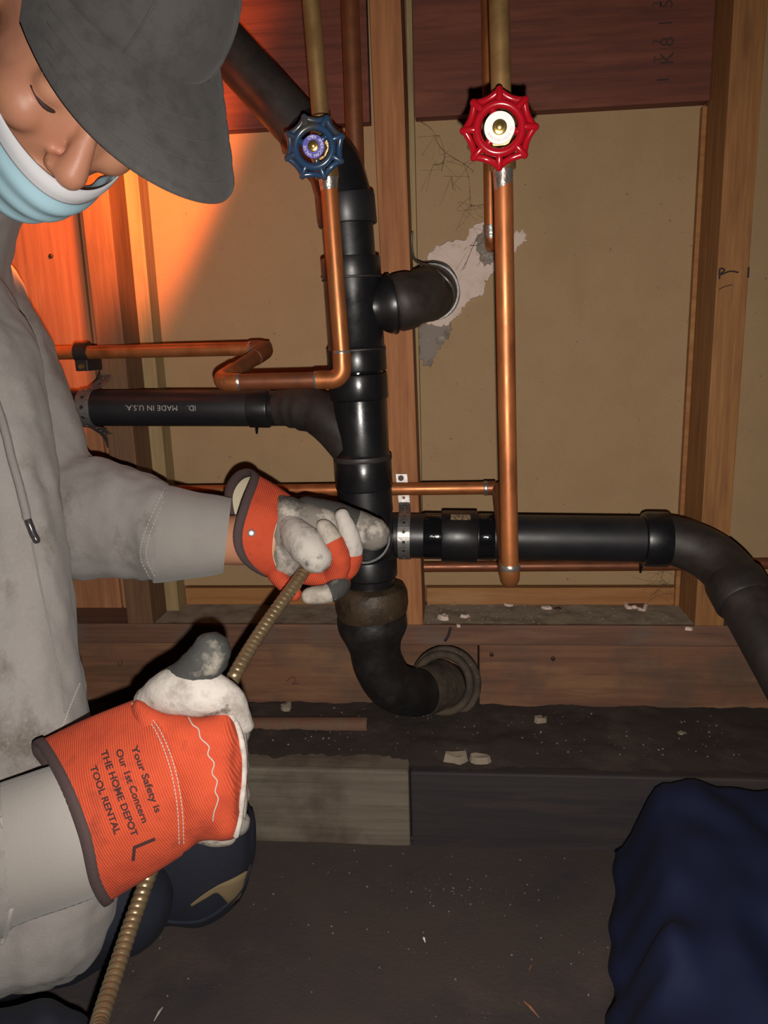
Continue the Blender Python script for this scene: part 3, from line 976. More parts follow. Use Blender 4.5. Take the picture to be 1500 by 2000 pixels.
# --- cold line on the left, with the blue wheel
YC = -0.165
cold = root('copper_supply_line', PY(668, 735, YC), 'copper line with the blue handwheel, zigzagging left in front of the stack', 'copper pipe')
part(G().tube([PY(597, -130, YC), PY(626, 225, YC)], M(17.8, PY(615, 100, YC)), 24), 'riser_pipe', 'copper_brassy', cold)
part(G().tube([PY(641, 340, YC), PY(667, 690, YC)], M(16.6, PY(655, 500, YC)), 24), 'riser_pipe', 'copper', cold)
A, B, C_, D_, E_ = PY(669, 741, YC), PY(424, 747, YC), PY(526, 680, -0.045), PY(60, 691, -0.03), PY(667, 690, YC)
rc = M(16, A)
part(G().tube(bend([E_, A, A.lerp(B, 0.2)], 0.013, 10), rc * 1.13, 22), 'elbow', 'copper', cold)
part(G().tube([A.lerp(B, 0.1), A.lerp(B, 0.95)], rc, 22), 'pipe', 'copper_brown', cold)
part(G().tube(bend([B.lerp(A, 0.17), B, B.lerp(C_, 0.3)], 0.012, 10), rc * 1.13, 22), 'elbow', 'copper', cold)
part(G().tube([B.lerp(C_, 0.1), C_.lerp(B, 0.1)], rc, 22), 'pipe', 'copper_brown', cold)
part(G().tube(bend([C_.lerp(B, 0.3), C_, C_.lerp(D_, 0.07)], 0.012, 10), rc * 1.12, 22), 'elbow', 'copper_brown', cold)
part(G().tube([C_, D_.lerp(C_, -0.6)], M(13.4, C_), 22), 'pipe', 'copper', cold)
for p, d in ((A.lerp(B, 0.2), (B - A)), (B.lerp(A, 0.17), (B - A)), (E_, (A - E_)), (C_.lerp(D_, 0.07), (D_ - C_)), (C_.lerp(B, 0.28), (B - C_))):
    part(band(p, d.normalized(), rc * 1.02), 'solder_joint', 'solder', cold)
vc = PY(632, 290, YC)
wcb = PY(614, 288, YC - 0.05)
ringtext = [(ch, math.radians(a), False) for ch, a in zip('OPEN', (115, 103, 91, 79))]
t2 = 'AMERICAN VALVE'
ringtext += [(ch, math.radians(40 - i * 17), False) for i, ch in enumerate(t2) if ch != ' ']
gate_valve('gate_valve', cold, vc, (PY(626, 225, YC) - PY(641, 340, YC)).normalized(), M(62, wcb), M(17, vc), 'blue', 'violet_disc', M(21.5, wcb), M(10.5, wcb), 0.30, ringtext, M(8.5, wcb), M(16.5, wcb), 'ink_white', wcb)
p = PY(643, 360, YC)
part(G().tube([PY(641, 342, YC), PY(641.6, 350, YC), PY(643, 372, YC)], [M(20, p), M(19, p), M(17, p)], 22), 'solder_joint', 'solder', cold)

# --- red-handled line on the right
YH = -0.275
hot = root('copper_drop_line', PY(996, 1130, YH), 'tall copper drop pipe with the red handwheel', 'copper pipe')
part(G().tube([PY(970.5, -160, YH), PY(980, 240, YH)], M(20, PY(978, 100, YH)), 26), 'riser_pipe', 'copper_brassy', hot, 'tarnished upper length of copper pipe')
part(G().tube([PY(981, 300, YH), PY(983, 360, YH), PY(987, 600, YH), PY(991, 850, YH), PY(996, 1110, YH)], [M(18.6, PY(985, 500, YH))] * 5, 26), 'drop_pipe', 'copper', hot)
hb, hw = PY(996.5, 1136, YH), PY(967, 953, -0.02)
part(G().tube(bend([PY(995.6, 1104, YH), hb, hb + Vector((0, 0.05, 0.002))], 0.013, 10), M(19.5, hb), 24), 'elbow', 'copper', hot)
part(G().tube([hb + Vector((0, 0.03, 0.001)), hw + Vector((0.004, 0, 0))], 0.0083, 22), 'return_pipe', 'copper_brown', hot)
part(band(PY(995.6, 1107, YH), Vector((0, 0, 1)), M(19.2, hb), 0.003), 'solder_joint', 'solder', hot)
wl = PY(180, 962, -0.02)
part(G().tube([hw - Vector((0.012, 0, 0)), wl + (wl - hw) * 0.6], M(12.6, hw), 22), 'cross_pipe', 'copper', hot, 'thin copper pipe crossing the studs behind the stack')
part(G().tube([PY(946, 953.4, -0.02), PY(947, 953.4, -0.02), PY(968, 953, -0.02)], [0.0088, 0.0096, 0.0096], 22), 'elbow', 'copper_brown', hot)
part(band(PY(949, 953.4, -0.02), Vector((1, 0, 0)), 0.0093, 0.003), 'solder_joint', 'solder', hot)
vr = PY(980, 262, YH)
wcr = PY(975, 252, YH - 0.05)
rt_ = [(ch, math.radians(a), True) for ch, a in zip('AMERICAN VALVE CO', [205 + 9.5 * i for i in range(17)]) if ch != ' ']
gate_valve('gate_valve', hot, vr, (PY(970.5, -160, YH) - PY(983, 360, YH)).normalized(), M(75, wcr), M(19, vr), 'red', 'white_disc', M(29.5, wcr), M(14, wcr), PI / 2, rt_, M(6.5, wcr), M(23, wcr), 'ink_red', wcr)
p = PY(982, 330, YH)
part(G().tube([PY(981.4, 318, YH), PY(981.7, 330, YH), PY(983, 372, YH)], [M(22, p), M(20.5, p), M(18.8, p)], 24), 'solder_joint', 'solder', hot, 'silvery solder smear under the valve')

# --- thin pipes by the wall
behind = root('copper_riser', PY(959, 490, 0.05), 'thin copper riser behind the red valve, entering the plaster', 'copper pipe')
part(G().tube(bend([PY(951, -140, 0.045), PY(959, 478, 0.045), PY(960, 482, 0.1)], 0.012, 8), 0.0085, 20), 'pipe', 'copper', behind)
part(G().tube([PY(958, 440, 0.045), PY(958, 441, 0.045), PY(959, 466, 0.045)], [0.0088, 0.0098, 0.0098], 20), 'fitting', 'solder', behind)
b2 = root('copper_vent_riser', PY(698, 600, -0.015), 'reddish copper riser between the stack and the stud', 'copper pipe')
part(G().tube([PY(678, -150, -0.015), PY(693, 280, -0.015), PY(700, 560, -0.015)], M(18, PY(690, 150, -0.015)), 22), 'pipe', 'copper_brown', b2)
lo = root('low_copper_pipe', PY(1050, 1105, 0.06), 'thin copper pipe low on the wall under the right branch', 'copper pipe')
part(G().tube([PY(828, 1107, 0.06), PY(1290, 1104, 0.06), PY(1600, 1099, 0.06)], 0.0080, 20), 'pipe', 'copper_brown', lo)
old = root('rusty_ledge_pipe', PY(600, 1420, -0.06), 'short rusty pipe lying on the dirt of the ledge', 'pipe')
part(G().tube([PY(250, 1419, -0.062), PY(480, 1417, -0.062), PY(718, 1417, -0.062)], 0.0118, 22), 'pipe', 'rusty_pipe', old)

# ================================================================== STRAPS AND CLIPS
def strap(path, side, width, pitch, name, parent, mats, hole=0.21, thick=0.0009):
    """perforated steel tape: real holes, path of points, side vectors across"""
    pts = [Vector(p) for p in path]
    L = [0.0]
    for a, b in zip(pts, pts[1:]):
        L.append(L[-1] + (b - a).length)
    tot = L[-1]

    def at(u, v):
        u = max(0.0, min(tot, u))
        for i in range(len(pts) - 1):
            if u <= L[i + 1] + 1e-9:
                t = (u - L[i]) / max(1e-9, L[i + 1] - L[i])
                s = side(u / tot) if callable(side) else side
                return pts[i].lerp(pts[i + 1], t) + s * v
        return pts[-1] + side * v
    n = max(1, round(tot / pitch))
    p = tot / n
    g = G()
    w = width / 2
    rad = width * hole
    for k in range(n):
        c = (k + 0.5) * p
        outer, inner = [], []
        for j in range(16):
            a = 2 * PI * j / 16
            ca, sa = math.cos(a), math.sin(a)
            s = 1 / max(abs(ca), abs(sa))
            outer.append(at(c + ca * s * p / 2, sa * s * w))
            inner.append(at(c + ca * rad * 0.5 * 1.3, sa * rad * 0.5 * 1.3))
        g.add(outer + inner, [(j, (j + 1) % 16, 16 + (j + 1) % 16, 16 + j) for j in range(16)])
    o = g.build(name, mats, parent, smooth=False)
    bm = bmesh.new(); bm.from_mesh(o.data)
    bmesh.ops.remove_doubles(bm, verts=bm.verts, dist=1e-5)
    bm.to_mesh(o.data); bm.free()
    sm = o.modifiers.new('thickness', 'SOLIDIFY'); sm.thickness = thick; sm.offset = 0
    return o


def around(c, axis, r, a0, a1, n=16):
    axis = axis.normalized()
    f = Vector((0, -1, 0)); f -= axis * f.dot(axis); f.normalize()
    u = f.cross(axis)
    if u.z < 0: u = -u
    return [c + (f * math.cos(a) + u * math.sin(a)) * r for a in np.linspace(a0, a1, n)]


pr = RX(791)
rw = M(44.5, RX(1050)) + 0.0012
arc = around(pr, axr, rw, math.radians(95), math.radians(-110), 24)
topp = [PY(784, 926, -0.003), PY(786, 948, -0.004), PY(790, 985, -0.012)]
s1 = strap(topp + arc, axr, M(23, pr), 0.0128, 'pipe_strap', None, MAT['galv'])
tag(s1, 'perforated galvanised strap holding the right branch to the stud', 'strap')
part(G().tube([PY(783, 934, -0.004), PY(783, 934, -0.007)], 0.004, 10), 'nail', 'nail', s1)
# left strap
pc = PY(176, 797, YB)
rw = 0.0250
arc = around(pc, ax, rw, math.radians(100), math.radians(-100), 22)
tailt = [PY(197, 703, 0.05), PY(206, 722, 0.02), PY(202, 742, -0.02), PY(186, 757, -0.035)]
tailb = [PY(190, 836, -0.03), PY(208, 848, 0.0), PY(218, 862, 0.04), PY(221, 874, 0.062)]
s2 = strap(tailt + arc[1:-1] + tailb, ax, M(27, pc), 0.0140, 'pipe_strap', None, MAT['galv'])
tag(s2, 'curled perforated strap round the left end of the narrow branch', 'strap')
# black clip on the upper copper run
cc = C_.lerp(D_, (526 - 166) / 466.0)
adc = (D_ - C_).normalized()
clip = root('pipe_clip', cc, 'black plastic clip gripping the upper copper run at the left', 'clip')
ri = M(13.4, C_)
ringc = around(cc, adc, ri + 0.0022, math.radians(-60), math.radians(300), 26)
g = G()
rr_in = around(cc, adc, ri + 0.0004, math.radians(-80), math.radians(280), 28)
rr_out = around(cc, adc, ri + 0.0045, math.radians(-80), math.radians(280), 28)
hw_ = adc * 0.0085
g.rings([[a + hw_, a - hw_, b - hw_, b + hw_] for a, b in zip(rr_in, rr_out)], True, True)
part(g, 'clip_band', 'rubber', clip)
t0 = cc + Vector((0, -0.006, -ri - 0.003))
g = G(); g.box((t0.x - 0.0085, t0.y - 0.003, t0.z - 0.012), (t0.x + 0.0085, t0.y + 0.07, t0.z + 0.003), 0.001)
part(g, 'clip_tab', 'rubber', clip, smooth=False)
part(G().tube([t0 + Vector((0, -0.0025, -0.006)), t0 + Vector((0, -0.006, -0.006))], [0.0036, 0.003], 10), 'screw', 'brass', clip)

# ================================================================== WIRE, COBWEBS, DEBRIS
wp = [PY(805, 455, 0.03), PY(804, 480, 0.028), PY(809, 505, 0.02), PY(822, 514, 0.0), PY(838, 519, -0.02), PY(855, 530, -0.04), PY(872, 545, -0.045), PY(884, 562, -0.04), PY(886, 580, -0.03), PY(880, 600, -0.02)]
tag(G().tube(vpath(wp, 6), 0.0017, 10, round_ends=True).build('hanger_wire', MAT['wire']), 'stiff grey wire looped over the dusty elbow', 'wire')
tag(G().tube(vpath([PY(830, 513, 0.075), PY(850, 512, 0.06), PY(872, 520, 0.05), PY(888, 540, 0.05), PY(894, 562, 0.055)], 6), 0.0022, 10, round_ends=True).build('hanger_wire', MAT['wire']), 'second grey wire curving behind the dusty elbow into the hole', 'wire')


def web(lines, Y, seed, label, extra=14):
    rg = random.Random(seed)
    g = G()
    for pix in lines:
        pts = [PY(x, y, Y + rg.uniform(-0.006, 0.004)) for x, y in pix]
        g.tube(vpath(pts, 5), [rg.uniform(0.00015, 0.0005) for _ in range((len(pts) - 1) * 5 + 1)], 5)
        for _ in range(extra // 2):
            i = rg.randrange(len(pix) - 1)
            x, y = pix[i]
            a = [(x, y), (x + rg.uniform(-30, 30), y + rg.uniform(-8, 32)), (x + rg.uniform(-50, 50), y + rg.uniform(0, 60))]
            g.tube(vpath([PY(q[0], q[1], Y + rg.uniform(-0.008, 0.004)) for q in a], 4), 0.00009, 4)
    o = g.build('cobweb', MAT['web'])
    return tag(o, label, 'cobweb')


web([[(822, 238), (845, 255), (858, 285), (880, 305), (905, 320), (925, 335)], [(858, 265), (868, 300), (862, 335)], [(850, 322), (864, 318), (870, 300)],
     [(905, 320), (916, 350), (918, 385), (922, 402), (945, 400)], [(882, 345), (885, 372)], [(922, 400), (912, 412)]], 0.080, 4, 'dusty brown cobweb hanging on the panel left of the red valve', 8)
web([[(945, 450), (930, 470), (920, 490), (912, 510), (905, 525)], [(950, 462), (935, 478), (918, 480)]], 0.075, 6, 'dusty cobweb strands over the white plaster patch', 12)
web([[(1298, 1105), (1290, 1135), (1280, 1160)], [(1285, 1120), (1310, 1150)], [(1300, 1140), (1270, 1165)]], 0.08, 9, 'fine cobweb in the lower right corner of the middle bay', 12)


def chip(px, py, Z, w, h, t, m, label, seed, group='plaster crumbs on the sole plate', name='plaster_chip', cat='plaster chip'):
    rg = random.Random(seed)
    c = PZ(px, py, Z)
    k = 9
    bot, top = [], []
    for i in range(k):
        a = 2 * PI * i / k
        r = rg.uniform(0.7, 1.15)
        x, y = math.cos(a) * w * r, math.sin(a) * h * r
        bot.append(c + Vector((x, y, 0)))
        top.append(c + Vector((x * 0.85, y * 0.85, t * rg.uniform(0.7, 1.2))))
    g = G()
    g.rings([bot, top], True, True)
    o = g.build(name, MAT[m], smooth=False)
    return tag(o, label, cat, group)


chips = [(866, 1210, .010, .008, .007, 'plaster', 'rounded white chip nearest the foot of the reddish stud'),
         (868, 1165, .009, .007, .008, 'plaster', 'white crumb high on the plate beside the reddish stud'),
         (886, 1180, .008, .007, .006, 'batten', 'yellowish crumb on the plate near the reddish stud'),
         (906, 1168, .006, .006, .007, 'plaster', 'upright white sliver on the plate near the reddish stud'),
         (909, 1206, .008, .006, .005, 'plaster', 'flat white crumb right of the rounded chip'),
         (895, 1224, .004, .004, .004, 'plaster', 'tiny white crumb on the front edge of the plate'),
         (960, 1172, .007, .005, .006, 'batten', 'small yellowish chip in the middle of the plate'),
         (990, 1169, .010, .004, .004, 'plaster', 'thin white flake at the back of the plate below the copper drop'),
         (994, 1184, .008, .004, .004, 'plaster', 'flat pale flake below the copper drop'),
         (1028, 1171, .010, .006, .007, 'plaster', 'white lump right of the copper drop'),
         (1042, 1175, .006, .004, .004, 'plaster', 'white splinter touching the lump right of the copper drop'),
         (1068, 1189, .009, .006, .004, 'plaster', 'pale flake beside the dark knot on the plate'),
         (1089, 1190, .006, .004, .003, 'nail', 'dark knot-like crumb on the plate'),
         (1154, 1178, .005, .004, .003, 'plaster', 'tiny white crumb left of the torn ring of plaster'),
         (1345, 1230, .006, .005, .004, 'plaster', 'small white crumb near the foot of the amber stud')]
for i, (px, py, w, h, t, m, lb_) in enumerate(chips):
    chip(px, py, ZP, w * 0.9, h * 0.9, t, m, lb_, 40 + i)
# torn ring of plaster with a brown middle
rg = random.Random(5)
g = G()
ring_px = [(1222, 1178), (1233, 1165), (1250, 1163), (1266, 1172), (1260, 1185), (1256, 1192), (1240, 1186), (1226, 1187)]
pts = vpath([PZ(x, y, ZP + 0.002) for x, y in ring_px + ring_px[:1]], 5)[:-1]
g.tube(pts, [rg.uniform(0.0016, 0.0034) for _ in pts], 7, closed=True)
tr_ = g.build('plaster_ring', MAT['plaster'], smooth=False)
tag(tr_, 'torn pale ring of plaster with a brown middle on the plate', 'plaster chip', 'plaster crumbs on the sole plate')
cm = sum(pts, Vector()) / len(pts)
G().rings([[cm + (p - cm) * 0.8 for p in pts], [cm + (p - cm) * 0.7 + Vector((0, 0, 0.001)) for p in pts]]).build('paper_scrap', MAT['sill'], tr_, smooth=False)
for i, (px, py, w, h, t, m, lb_) in enumerate([(893, 1486, .021, .011, .010, 'concrete', 'pale stone chip on the ledge edge, left of its pair'),
                                               (938, 1488, .019, .011, .009, 'concrete', 'pale stone chip on the ledge edge, right of its pair'),
                                               (560, 1388, .012, .012, .010, 'concrete', 'grey stone chip above the rusty ledge pipe'),
                                               (1330, 1435, .008, .006, .004, 'concrete', 'small grey crumb far right on the ledge'),
                                               (1055, 1410, .012, .010, .008, 'concrete', 'dull stone chip under the sill timber')]):
    chip(px, py, ZL + 0.001, w * 0.8, h * 0.8, t, {'concrete': 'chipstone'}[m] if 'chipstone' in MAT else 'greytimber', lb_, 80 + i, 'stone chips on the ledge', 'stone_chip', 'stone chip')
for i, (px, py, L, a, m, lb_) in enumerate([(828, 1834, .008, 1.9, 'white_disc', 'shiny silver scrap in the middle of the dark floor'), (1035, 1968, .022, 2.2, 'leftboard', 'thin reddish wood splinter at the bottom of the floor'),
                                            (311, 1978, .016, 1.4, 'thread', 'pale straw by the lower end of the drain cable'), (1037, 1888, .010, 1.1, 'sill', 'small brown leaf scrap on the floor'),
                                            (806, 1640, .012, 1.9, 'thread', 'pale splinter at the butt joint of the timbers'), (855, 1625, .006, 1.5, 'white_disc', 'bright speck on the floor by the dark timber')]):
    c = PZ(px, py, 0.003)
    d = Vector((math.cos(a), math.sin(a), 0))
    o = G().tube([c - d * L * 0.6, c + Vector((0, 0, 0.001)), c + d * L * 0.4], [0.0004, 0.0012, 0.0005], 6).build('floor_scrap', MAT[m], smooth=False)
    tag(o, lb_, 'scrap', 'scraps on the floor')
# countless grit specks
floor_o = bpy.data.objects['floor']
g1, g2, g3 = G(), G(), G()


def speck(g, x, y, z, s):
    c = Vector((x, y, z))
    q = [c + Vector((math.cos(a) * s, math.sin(a) * s * rnd.uniform(0.5, 1.5), 0)) for a in (0, 1.6, 3.1, 4.7)]
    g.rings([q, [c + (p_ - c) * 0.6 + Vector((0, 0, s)) for p_ in q]])


for _ in range(300):
    x, y = rnd.uniform(-0.45, 0.42), rnd.uniform(-0.42, -0.18)
    if rnd.random() < 0.28:
        x, y = rnd.gauss(-0.02, 0.05), rnd.gauss(-0.26, 0.03)
    speck(g1, x, y, 0.0015 + 0.003 * noise.noise(Vector((x * 9, y * 9, 1.0))), 0.0003 + 0.0010 * rnd.random() ** 3)
for _ in range(300):
    speck(g2, rnd.uniform(-0.25, 0.36), rnd.uniform(-0.125, 0.0), ZL + 0.003, 0.0003 + 0.0013 * rnd.random() ** 2)
for _ in range(220):
    x = abs(rnd.gauss(0.0, 0.14)) - 0.045
    if x < 0.32:
        speck(g3, x, rnd.uniform(0.004, 0.082), ZP + 0.0006, 0.0004 + 0.0014 * rnd.random() ** 2)
for g, par in ((g1, floor_o), (g2, ledge), (g3, wall)):
    lab(g.build('grit', MAT['mortar_grey'], par, smooth=False), 'pale scattered grit')['kind'] = 'stuff'

# ================================================================== SURFACE PROJECTION HELPERS
from mathutils.bvhtree import BVHTree


def bvh_of(obj):
    me = obj.data
    return BVHTree.FromPolygons([v.co.copy() for v in me.vertices], [tuple(p.vertices) for p in me.polygons])


def on(b, x, y, lift=0.0008, zdef=0.8):
    d = ray(x, y).normalized()
    hit = b.ray_cast(CAM, d)
    if hit[0] is None:
        near = b.find_nearest(P(x, y, zdef))
        return near[0] + near[1].normalized() * lift if near[0] is not None else P(x, y, zdef)
    n = hit[1]
    if n.dot(d) > 0: n = -n
    return hit[0] + n * lift


def stitch(b, pix, r, m, name, parent, dash=None, sub=8, lift=0.0006, zdef=0.8):
    pts = [on(b, p[0], p[1], lift, zdef) for p in catmull(pix, sub)]
    g = G()
    if dash:
        for i in range(0, len(pts) - 1, 2):
            g.tube([pts[i], pts[i + 1]], r, 6, round_ends=True)
    else:
        g.tube(pts, r, 7, round_ends=True)
    return g.build(name, MAT[m], parent)


def surf_text(b, s, size_px, cx, cy, xd, yd, m, name, parent, length=None, zdef=0.58):
    vs, fs = text_mesh(s, size_px, 1.0, 0.028)
    w = max(v.x for v in vs) - min(v.x for v in vs)
    k = (length / w) if length else 1.0
    out = [on(b, cx + xd[0] * v.x * k + yd[0] * v.y, cy + xd[1] * v.x * k + yd[1] * v.y, 0.0008, zdef) for v in vs]
    return G().add(out, fs).build(name, MAT[m], parent, smooth=False)


def loop(ctrl, n=48):
    """closed smooth loop through (px, py, z) controls"""
    c = [tuple(P(*q)) for q in ctrl]
    c2 = [c[-1]] + c + [c[0], c[1]]
    A = [np.array(p) for p in c2]
    k = len(ctrl)
    out = []
    for i in range(n):
        t = i / n * k
        j = int(t); t -= j
        p0, p1, p2, p3 = A[j], A[j + 1], A[j + 2], A[j + 3] if j + 3 < len(A) else A[2]
        out.append(Vector(0.5 * ((2 * p1) + (-p0 + p2) * t + (2 * p0 - 5 * p1 + 4 * p2 - p3) * t * t + (-p0 + 3 * p1 - 3 * p2 + p3) * t ** 3)))
    return out


def loft_loops(loops, sub=8):
    """rings between control loops"""
    n = len(loops[0])
    cols = [catmull([tuple(l[j]) for l in loops], sub) for j in range(n)]
    return [[Vector(cols[j][i]) for j in range(n)] for i in range(len(cols[0]))]


def finger(path, rad, name, mats, parent, mi=None, n=18, sub=6, label=None, flat=1.0):
    pts = [P(*p) for p in path]
    st = catmull([tuple(p) for p in pts], sub)
    rs = [r[0] for r in catmull([(M(r, p),) for r, p in zip(rad, pts)], sub)]
    k = len(st)
    m = 0 if mi is None else [mi[min(len(mi) - 1, int(i / sub))] for i in range(k - 1)]
    g = G()
    g.tube([Vector(p) for p in st], rs, n, mi=m, round_ends=True)
    o = g.build(name, [MAT[q] for q in mats], parent)
    displace(o.data, 0.0009, 110, seed=len(name) + path[0][0] * 0.01)
    if label:
        lab(o, label)
    return o


# ================================================================== PERSON
HB = Matrix(((RT.x, FW.x, UP.x), (RT.y, FW.y, UP.y), (RT.z, FW.z, UP.z)))
HR = HB @ (Matrix.Rotation(-0.87, 3, 'Z') @ Matrix.Rotation(1.153, 3, 'Y') @ Matrix.Rotation(-0.255, 3, 'X'))
HT = P(144, 352, 0.642) - HR @ Vector((0.122, 0, -0.038))


def H(x, y, z):
    return HT + HR @ Vector((x, y, z))


def hell(g, c, r, n=24, m=16):
    g.ellipsoid(H(*c), [HR @ Vector((r[0], 0, 0)), HR @ Vector((0, r[1], 0)), HR @ Vector((0, 0, r[2]))], n, m)


body = G()
hell(body, (-0.012, 0, 0.032), (0.098, 0.076, 0.086))
hell(body, (0.030, 0, -0.030), (0.064, 0.064, 0.088))
hell(body, (0.038, 0, -0.085), (0.050, 0.050, 0.036))
hell(body, (0.074, 0, -0.104), (0.020, 0.022, 0.016))
for s in (-1, 1):
    hell(body, (0.076, s * 0.027, 0.016), (0.014, 0.028, 0.010))
    hell(body, (0.058, s * 0.040, -0.032), (0.034, 0.026, 0.026))
    hell(body, (0.0745, s * 0.032, -0.003), (0.0150, 0.0165, 0.0125))
    hell(body, (0.104, s * 0.0125, -0.046), (0.0095, 0.0075, 0.0075))
    hell(body, (-0.008, s * 0.077, -0.012), (0.018, 0.008, 0.031))
body.tube([H(0.082, 0, 0.012), H(0.094, 0, -0.008), H(0.108, 0, -0.028), H(0.113, 0, -0.040)], [0.008, 0.0085, 0.0115, 0.0145], 14, round_ends=True)
hell(body, (0.086, 0, -0.072), (0.014, 0.024, 0.009))
body.tube([H(-0.02, 0, -0.05), H(-0.05, 0, -0.13), H(-0.075, 0.0, -0.21), Vector((-0.57, -0.235, 0.74))], [0.054, 0.050, 0.052, 0.055], 20)
bt = sil([(-45, 560, -390, 560, 0.80, 0.05), (10, 700, -390, 700, 0.82, 0.10), (60, 900, -380, 900, 0.82, 0.105), (75, 1100, -370, 1120, 0.80, 0.105), (110, 1400, -350, 1400, 0.78, 0.10), (160, 1650, -330, 1700, 0.76, 0.10), (150, 1850, -320, 1950, 0.74, 0.09)])
body.rings(bt)
body.tube([P(-250, 640, 0.84), P(-60, 680, 0.88), P(20, 800, 0.90), P(70, 1010, 0.88), P(220, 1030, 0.855), P(440, 1055, 0.825), P(545, 1055, 0.805)], [0.045, 0.040, 0.034, 0.034, 0.028, 0.027, 0.027], 18, round_ends=True)
body.tube([P(-330, 700, 0.74), P(-380, 1100, 0.66), P(-330, 1650, 0.625), P(-100, 1690, 0.615), P(120, 1600, 0.607), P(300, 1520, 0.605)], [0.036, 0.034, 0.034, 0.032, 0.029, 0.027], 18, round_ends=True)
bm_ = remesh(body, 0.0034, 7, 0.5)
person = link('person', bm_, MAT['skin'])
tag(person, 'plumber in grey hoodie, grey cap and blue mask feeding a cable with orange gloves', 'person')


def lashes():
    for s in (-1, 1):
        g = G()
        pts = []
        for k in range(11):
            t = k / 10
            y = s * (0.0165 + 0.031 * t)
            z = -0.0095 - 0.004 * math.sin(PI * t)
            x = 0.0865 - 0.0105 * (abs(abs(y) - 0.032) / 0.0155) ** 2
            pts.append(H(x, y, z))
        g.tube(pts, [0.0008 + 0.0014 * math.sin(PI * k / 10) for k in range(11)], 8)
        g.build('lashes', MAT['lash'], person)
        g = G()
        pts = [H(0.0925 - 0.012 * (k / 8) ** 2, s * (0.012 + 0.038 * k / 8), 0.0185 + 0.004 * math.sin(PI * k / 8)) for k in range(9)]
        g.tube(pts, [0.0016 + 0.002 * math.sin(PI * k / 8) for k in range(9)], 8)
        g.build('eyebrow', MAT['lash'], person)


lashes()
g = G()
hell(g, (-0.042, 0, 0.018), (0.076, 0.0775, 0.076))
g.build('hair', MAT['hair'], person)

# cap, turned a little on the head
CR = Matrix.Rotation(0.286, 3, 'Z') @ Matrix.Rotation(0.053, 3, 'Y') @ Matrix.Rotation(0.125, 3, 'X')


def K(x, y, z):
    q = CR @ (Vector((x + 0.012, y, z - 0.04)) * 0.97)
    return H(q.x - 0.012, q.y, q.z + 0.066)


CXA, CYA, CZA = 0.109, 0.0885, 0.098
cap_root = G()
def crown_fn(u, v):
    a = 2 * PI * u
    ph = v * PI / 2
    sq = math.cos(ph) ** 0.8
    base = 0.036 + 0.010 * math.cos(a)
    panel = 1 - 0.006 * (abs(math.cos(3 * a)) ** 12) * math.cos(ph)
    return K(-0.012 + CXA * sq * math.cos(a) * panel, CYA * sq * math.sin(a) * panel, base + CZA * math.sin(ph) ** 0.92)
cap = G().grid(crown_fn, 72, 20, closed_u=True).build('cap', MAT['cap'], person)
lab(cap, 'grey cloth baseball cap pulled low')
cap.modifiers.new('thickness', 'SOLIDIFY').thickness = 0.0022
for k in range(6):
    a = k * PI / 3 + PI / 6
    g = G().tube([crown_fn(a / (2 * PI), v) + (crown_fn(a / (2 * PI), v) - K(-0.012, 0, 0.04)).normalized() * 0.0006 for v in np.linspace(0.02, 0.99, 16)], 0.0011, 6)
    g.build('crown_seam', MAT['cap'], cap)
G().ellipsoid(K(-0.012, 0, 0.036 + CZA), [HR @ Vector((.006, 0, 0)), HR @ Vector((0, .006, 0)), HR @ Vector((0, 0, .004))], 14, 8).build('cap_button', MAT['cap'], cap)


def brim_pt(a, o, lift=0.0):
    x, y, z = -0.012 + CXA * math.cos(a), CYA * math.sin(a), 0.040 + 0.010 * math.cos(a)
    L = 0.097 * max(0.0, math.cos(a * 1.02)) ** 0.40
    dx = L * o
    yy = y * (1 + 0.05 * o)
    return (x + dx, yy, z - 0.20 * dx - 0.026 * (yy / 0.0885) ** 2 * o + lift)


AM = 1.46
g = G()
nu, nv = 49, 16
top = [K(*brim_pt(-AM + 2 * AM * i / (nu - 1), j / (nv - 1), 0.0016)) for j in range(nv) for i in range(nu)]
bot = [K(*brim_pt(-AM + 2 * AM * i / (nu - 1), j / (nv - 1), -0.0016)) for j in range(nv) for i in range(nu)]
fs = []
for j in range(nv - 1):
    for i in range(nu - 1):
        q = (j * nu + i, j * nu + i + 1, (j + 1) * nu + i + 1, (j + 1) * nu + i)
        fs.append(q); fs.append(tuple(len(top) + k for k in reversed(q)))
for i in range(nu - 1):
    a, b = (nv - 1) * nu + i, (nv - 1) * nu + i + 1
    fs.append((a, b, len(top) + b, len(top) + a))
g.add(top + bot, fs)
g.build('brim', MAT['cap'], cap)
for o_ in (0.30, 0.48, 0.66, 0.84):
    G().tube([K(*brim_pt(a, o_, 0.0019)) for a in np.linspace(-1.25, 1.25, 34)], 0.0006, 5).build('brim_stitch', MAT['cap'], cap)

# surgical mask pulled under the nose
def mask_pt(u, v, lift=0.0):
    a = (u - 0.5) * 2.5
    z = -0.050 - 0.078 * v + 0.012 * (abs(u - 0.5) * 2) ** 2
    R_ = 0.066 + 0.016 * math.cos(a) ** 2
    x = 0.030 + (R_ + 0.012 * math.sin(PI * min(1, v + 0.12)) - 0.016 * v * v) * math.cos(a) + lift
    y = (0.070 - 0.012 * v) * math.sin(a)
    pl_ = 0.0016 * math.sin(v * PI * 7)
    return H(x + pl_, y, z)


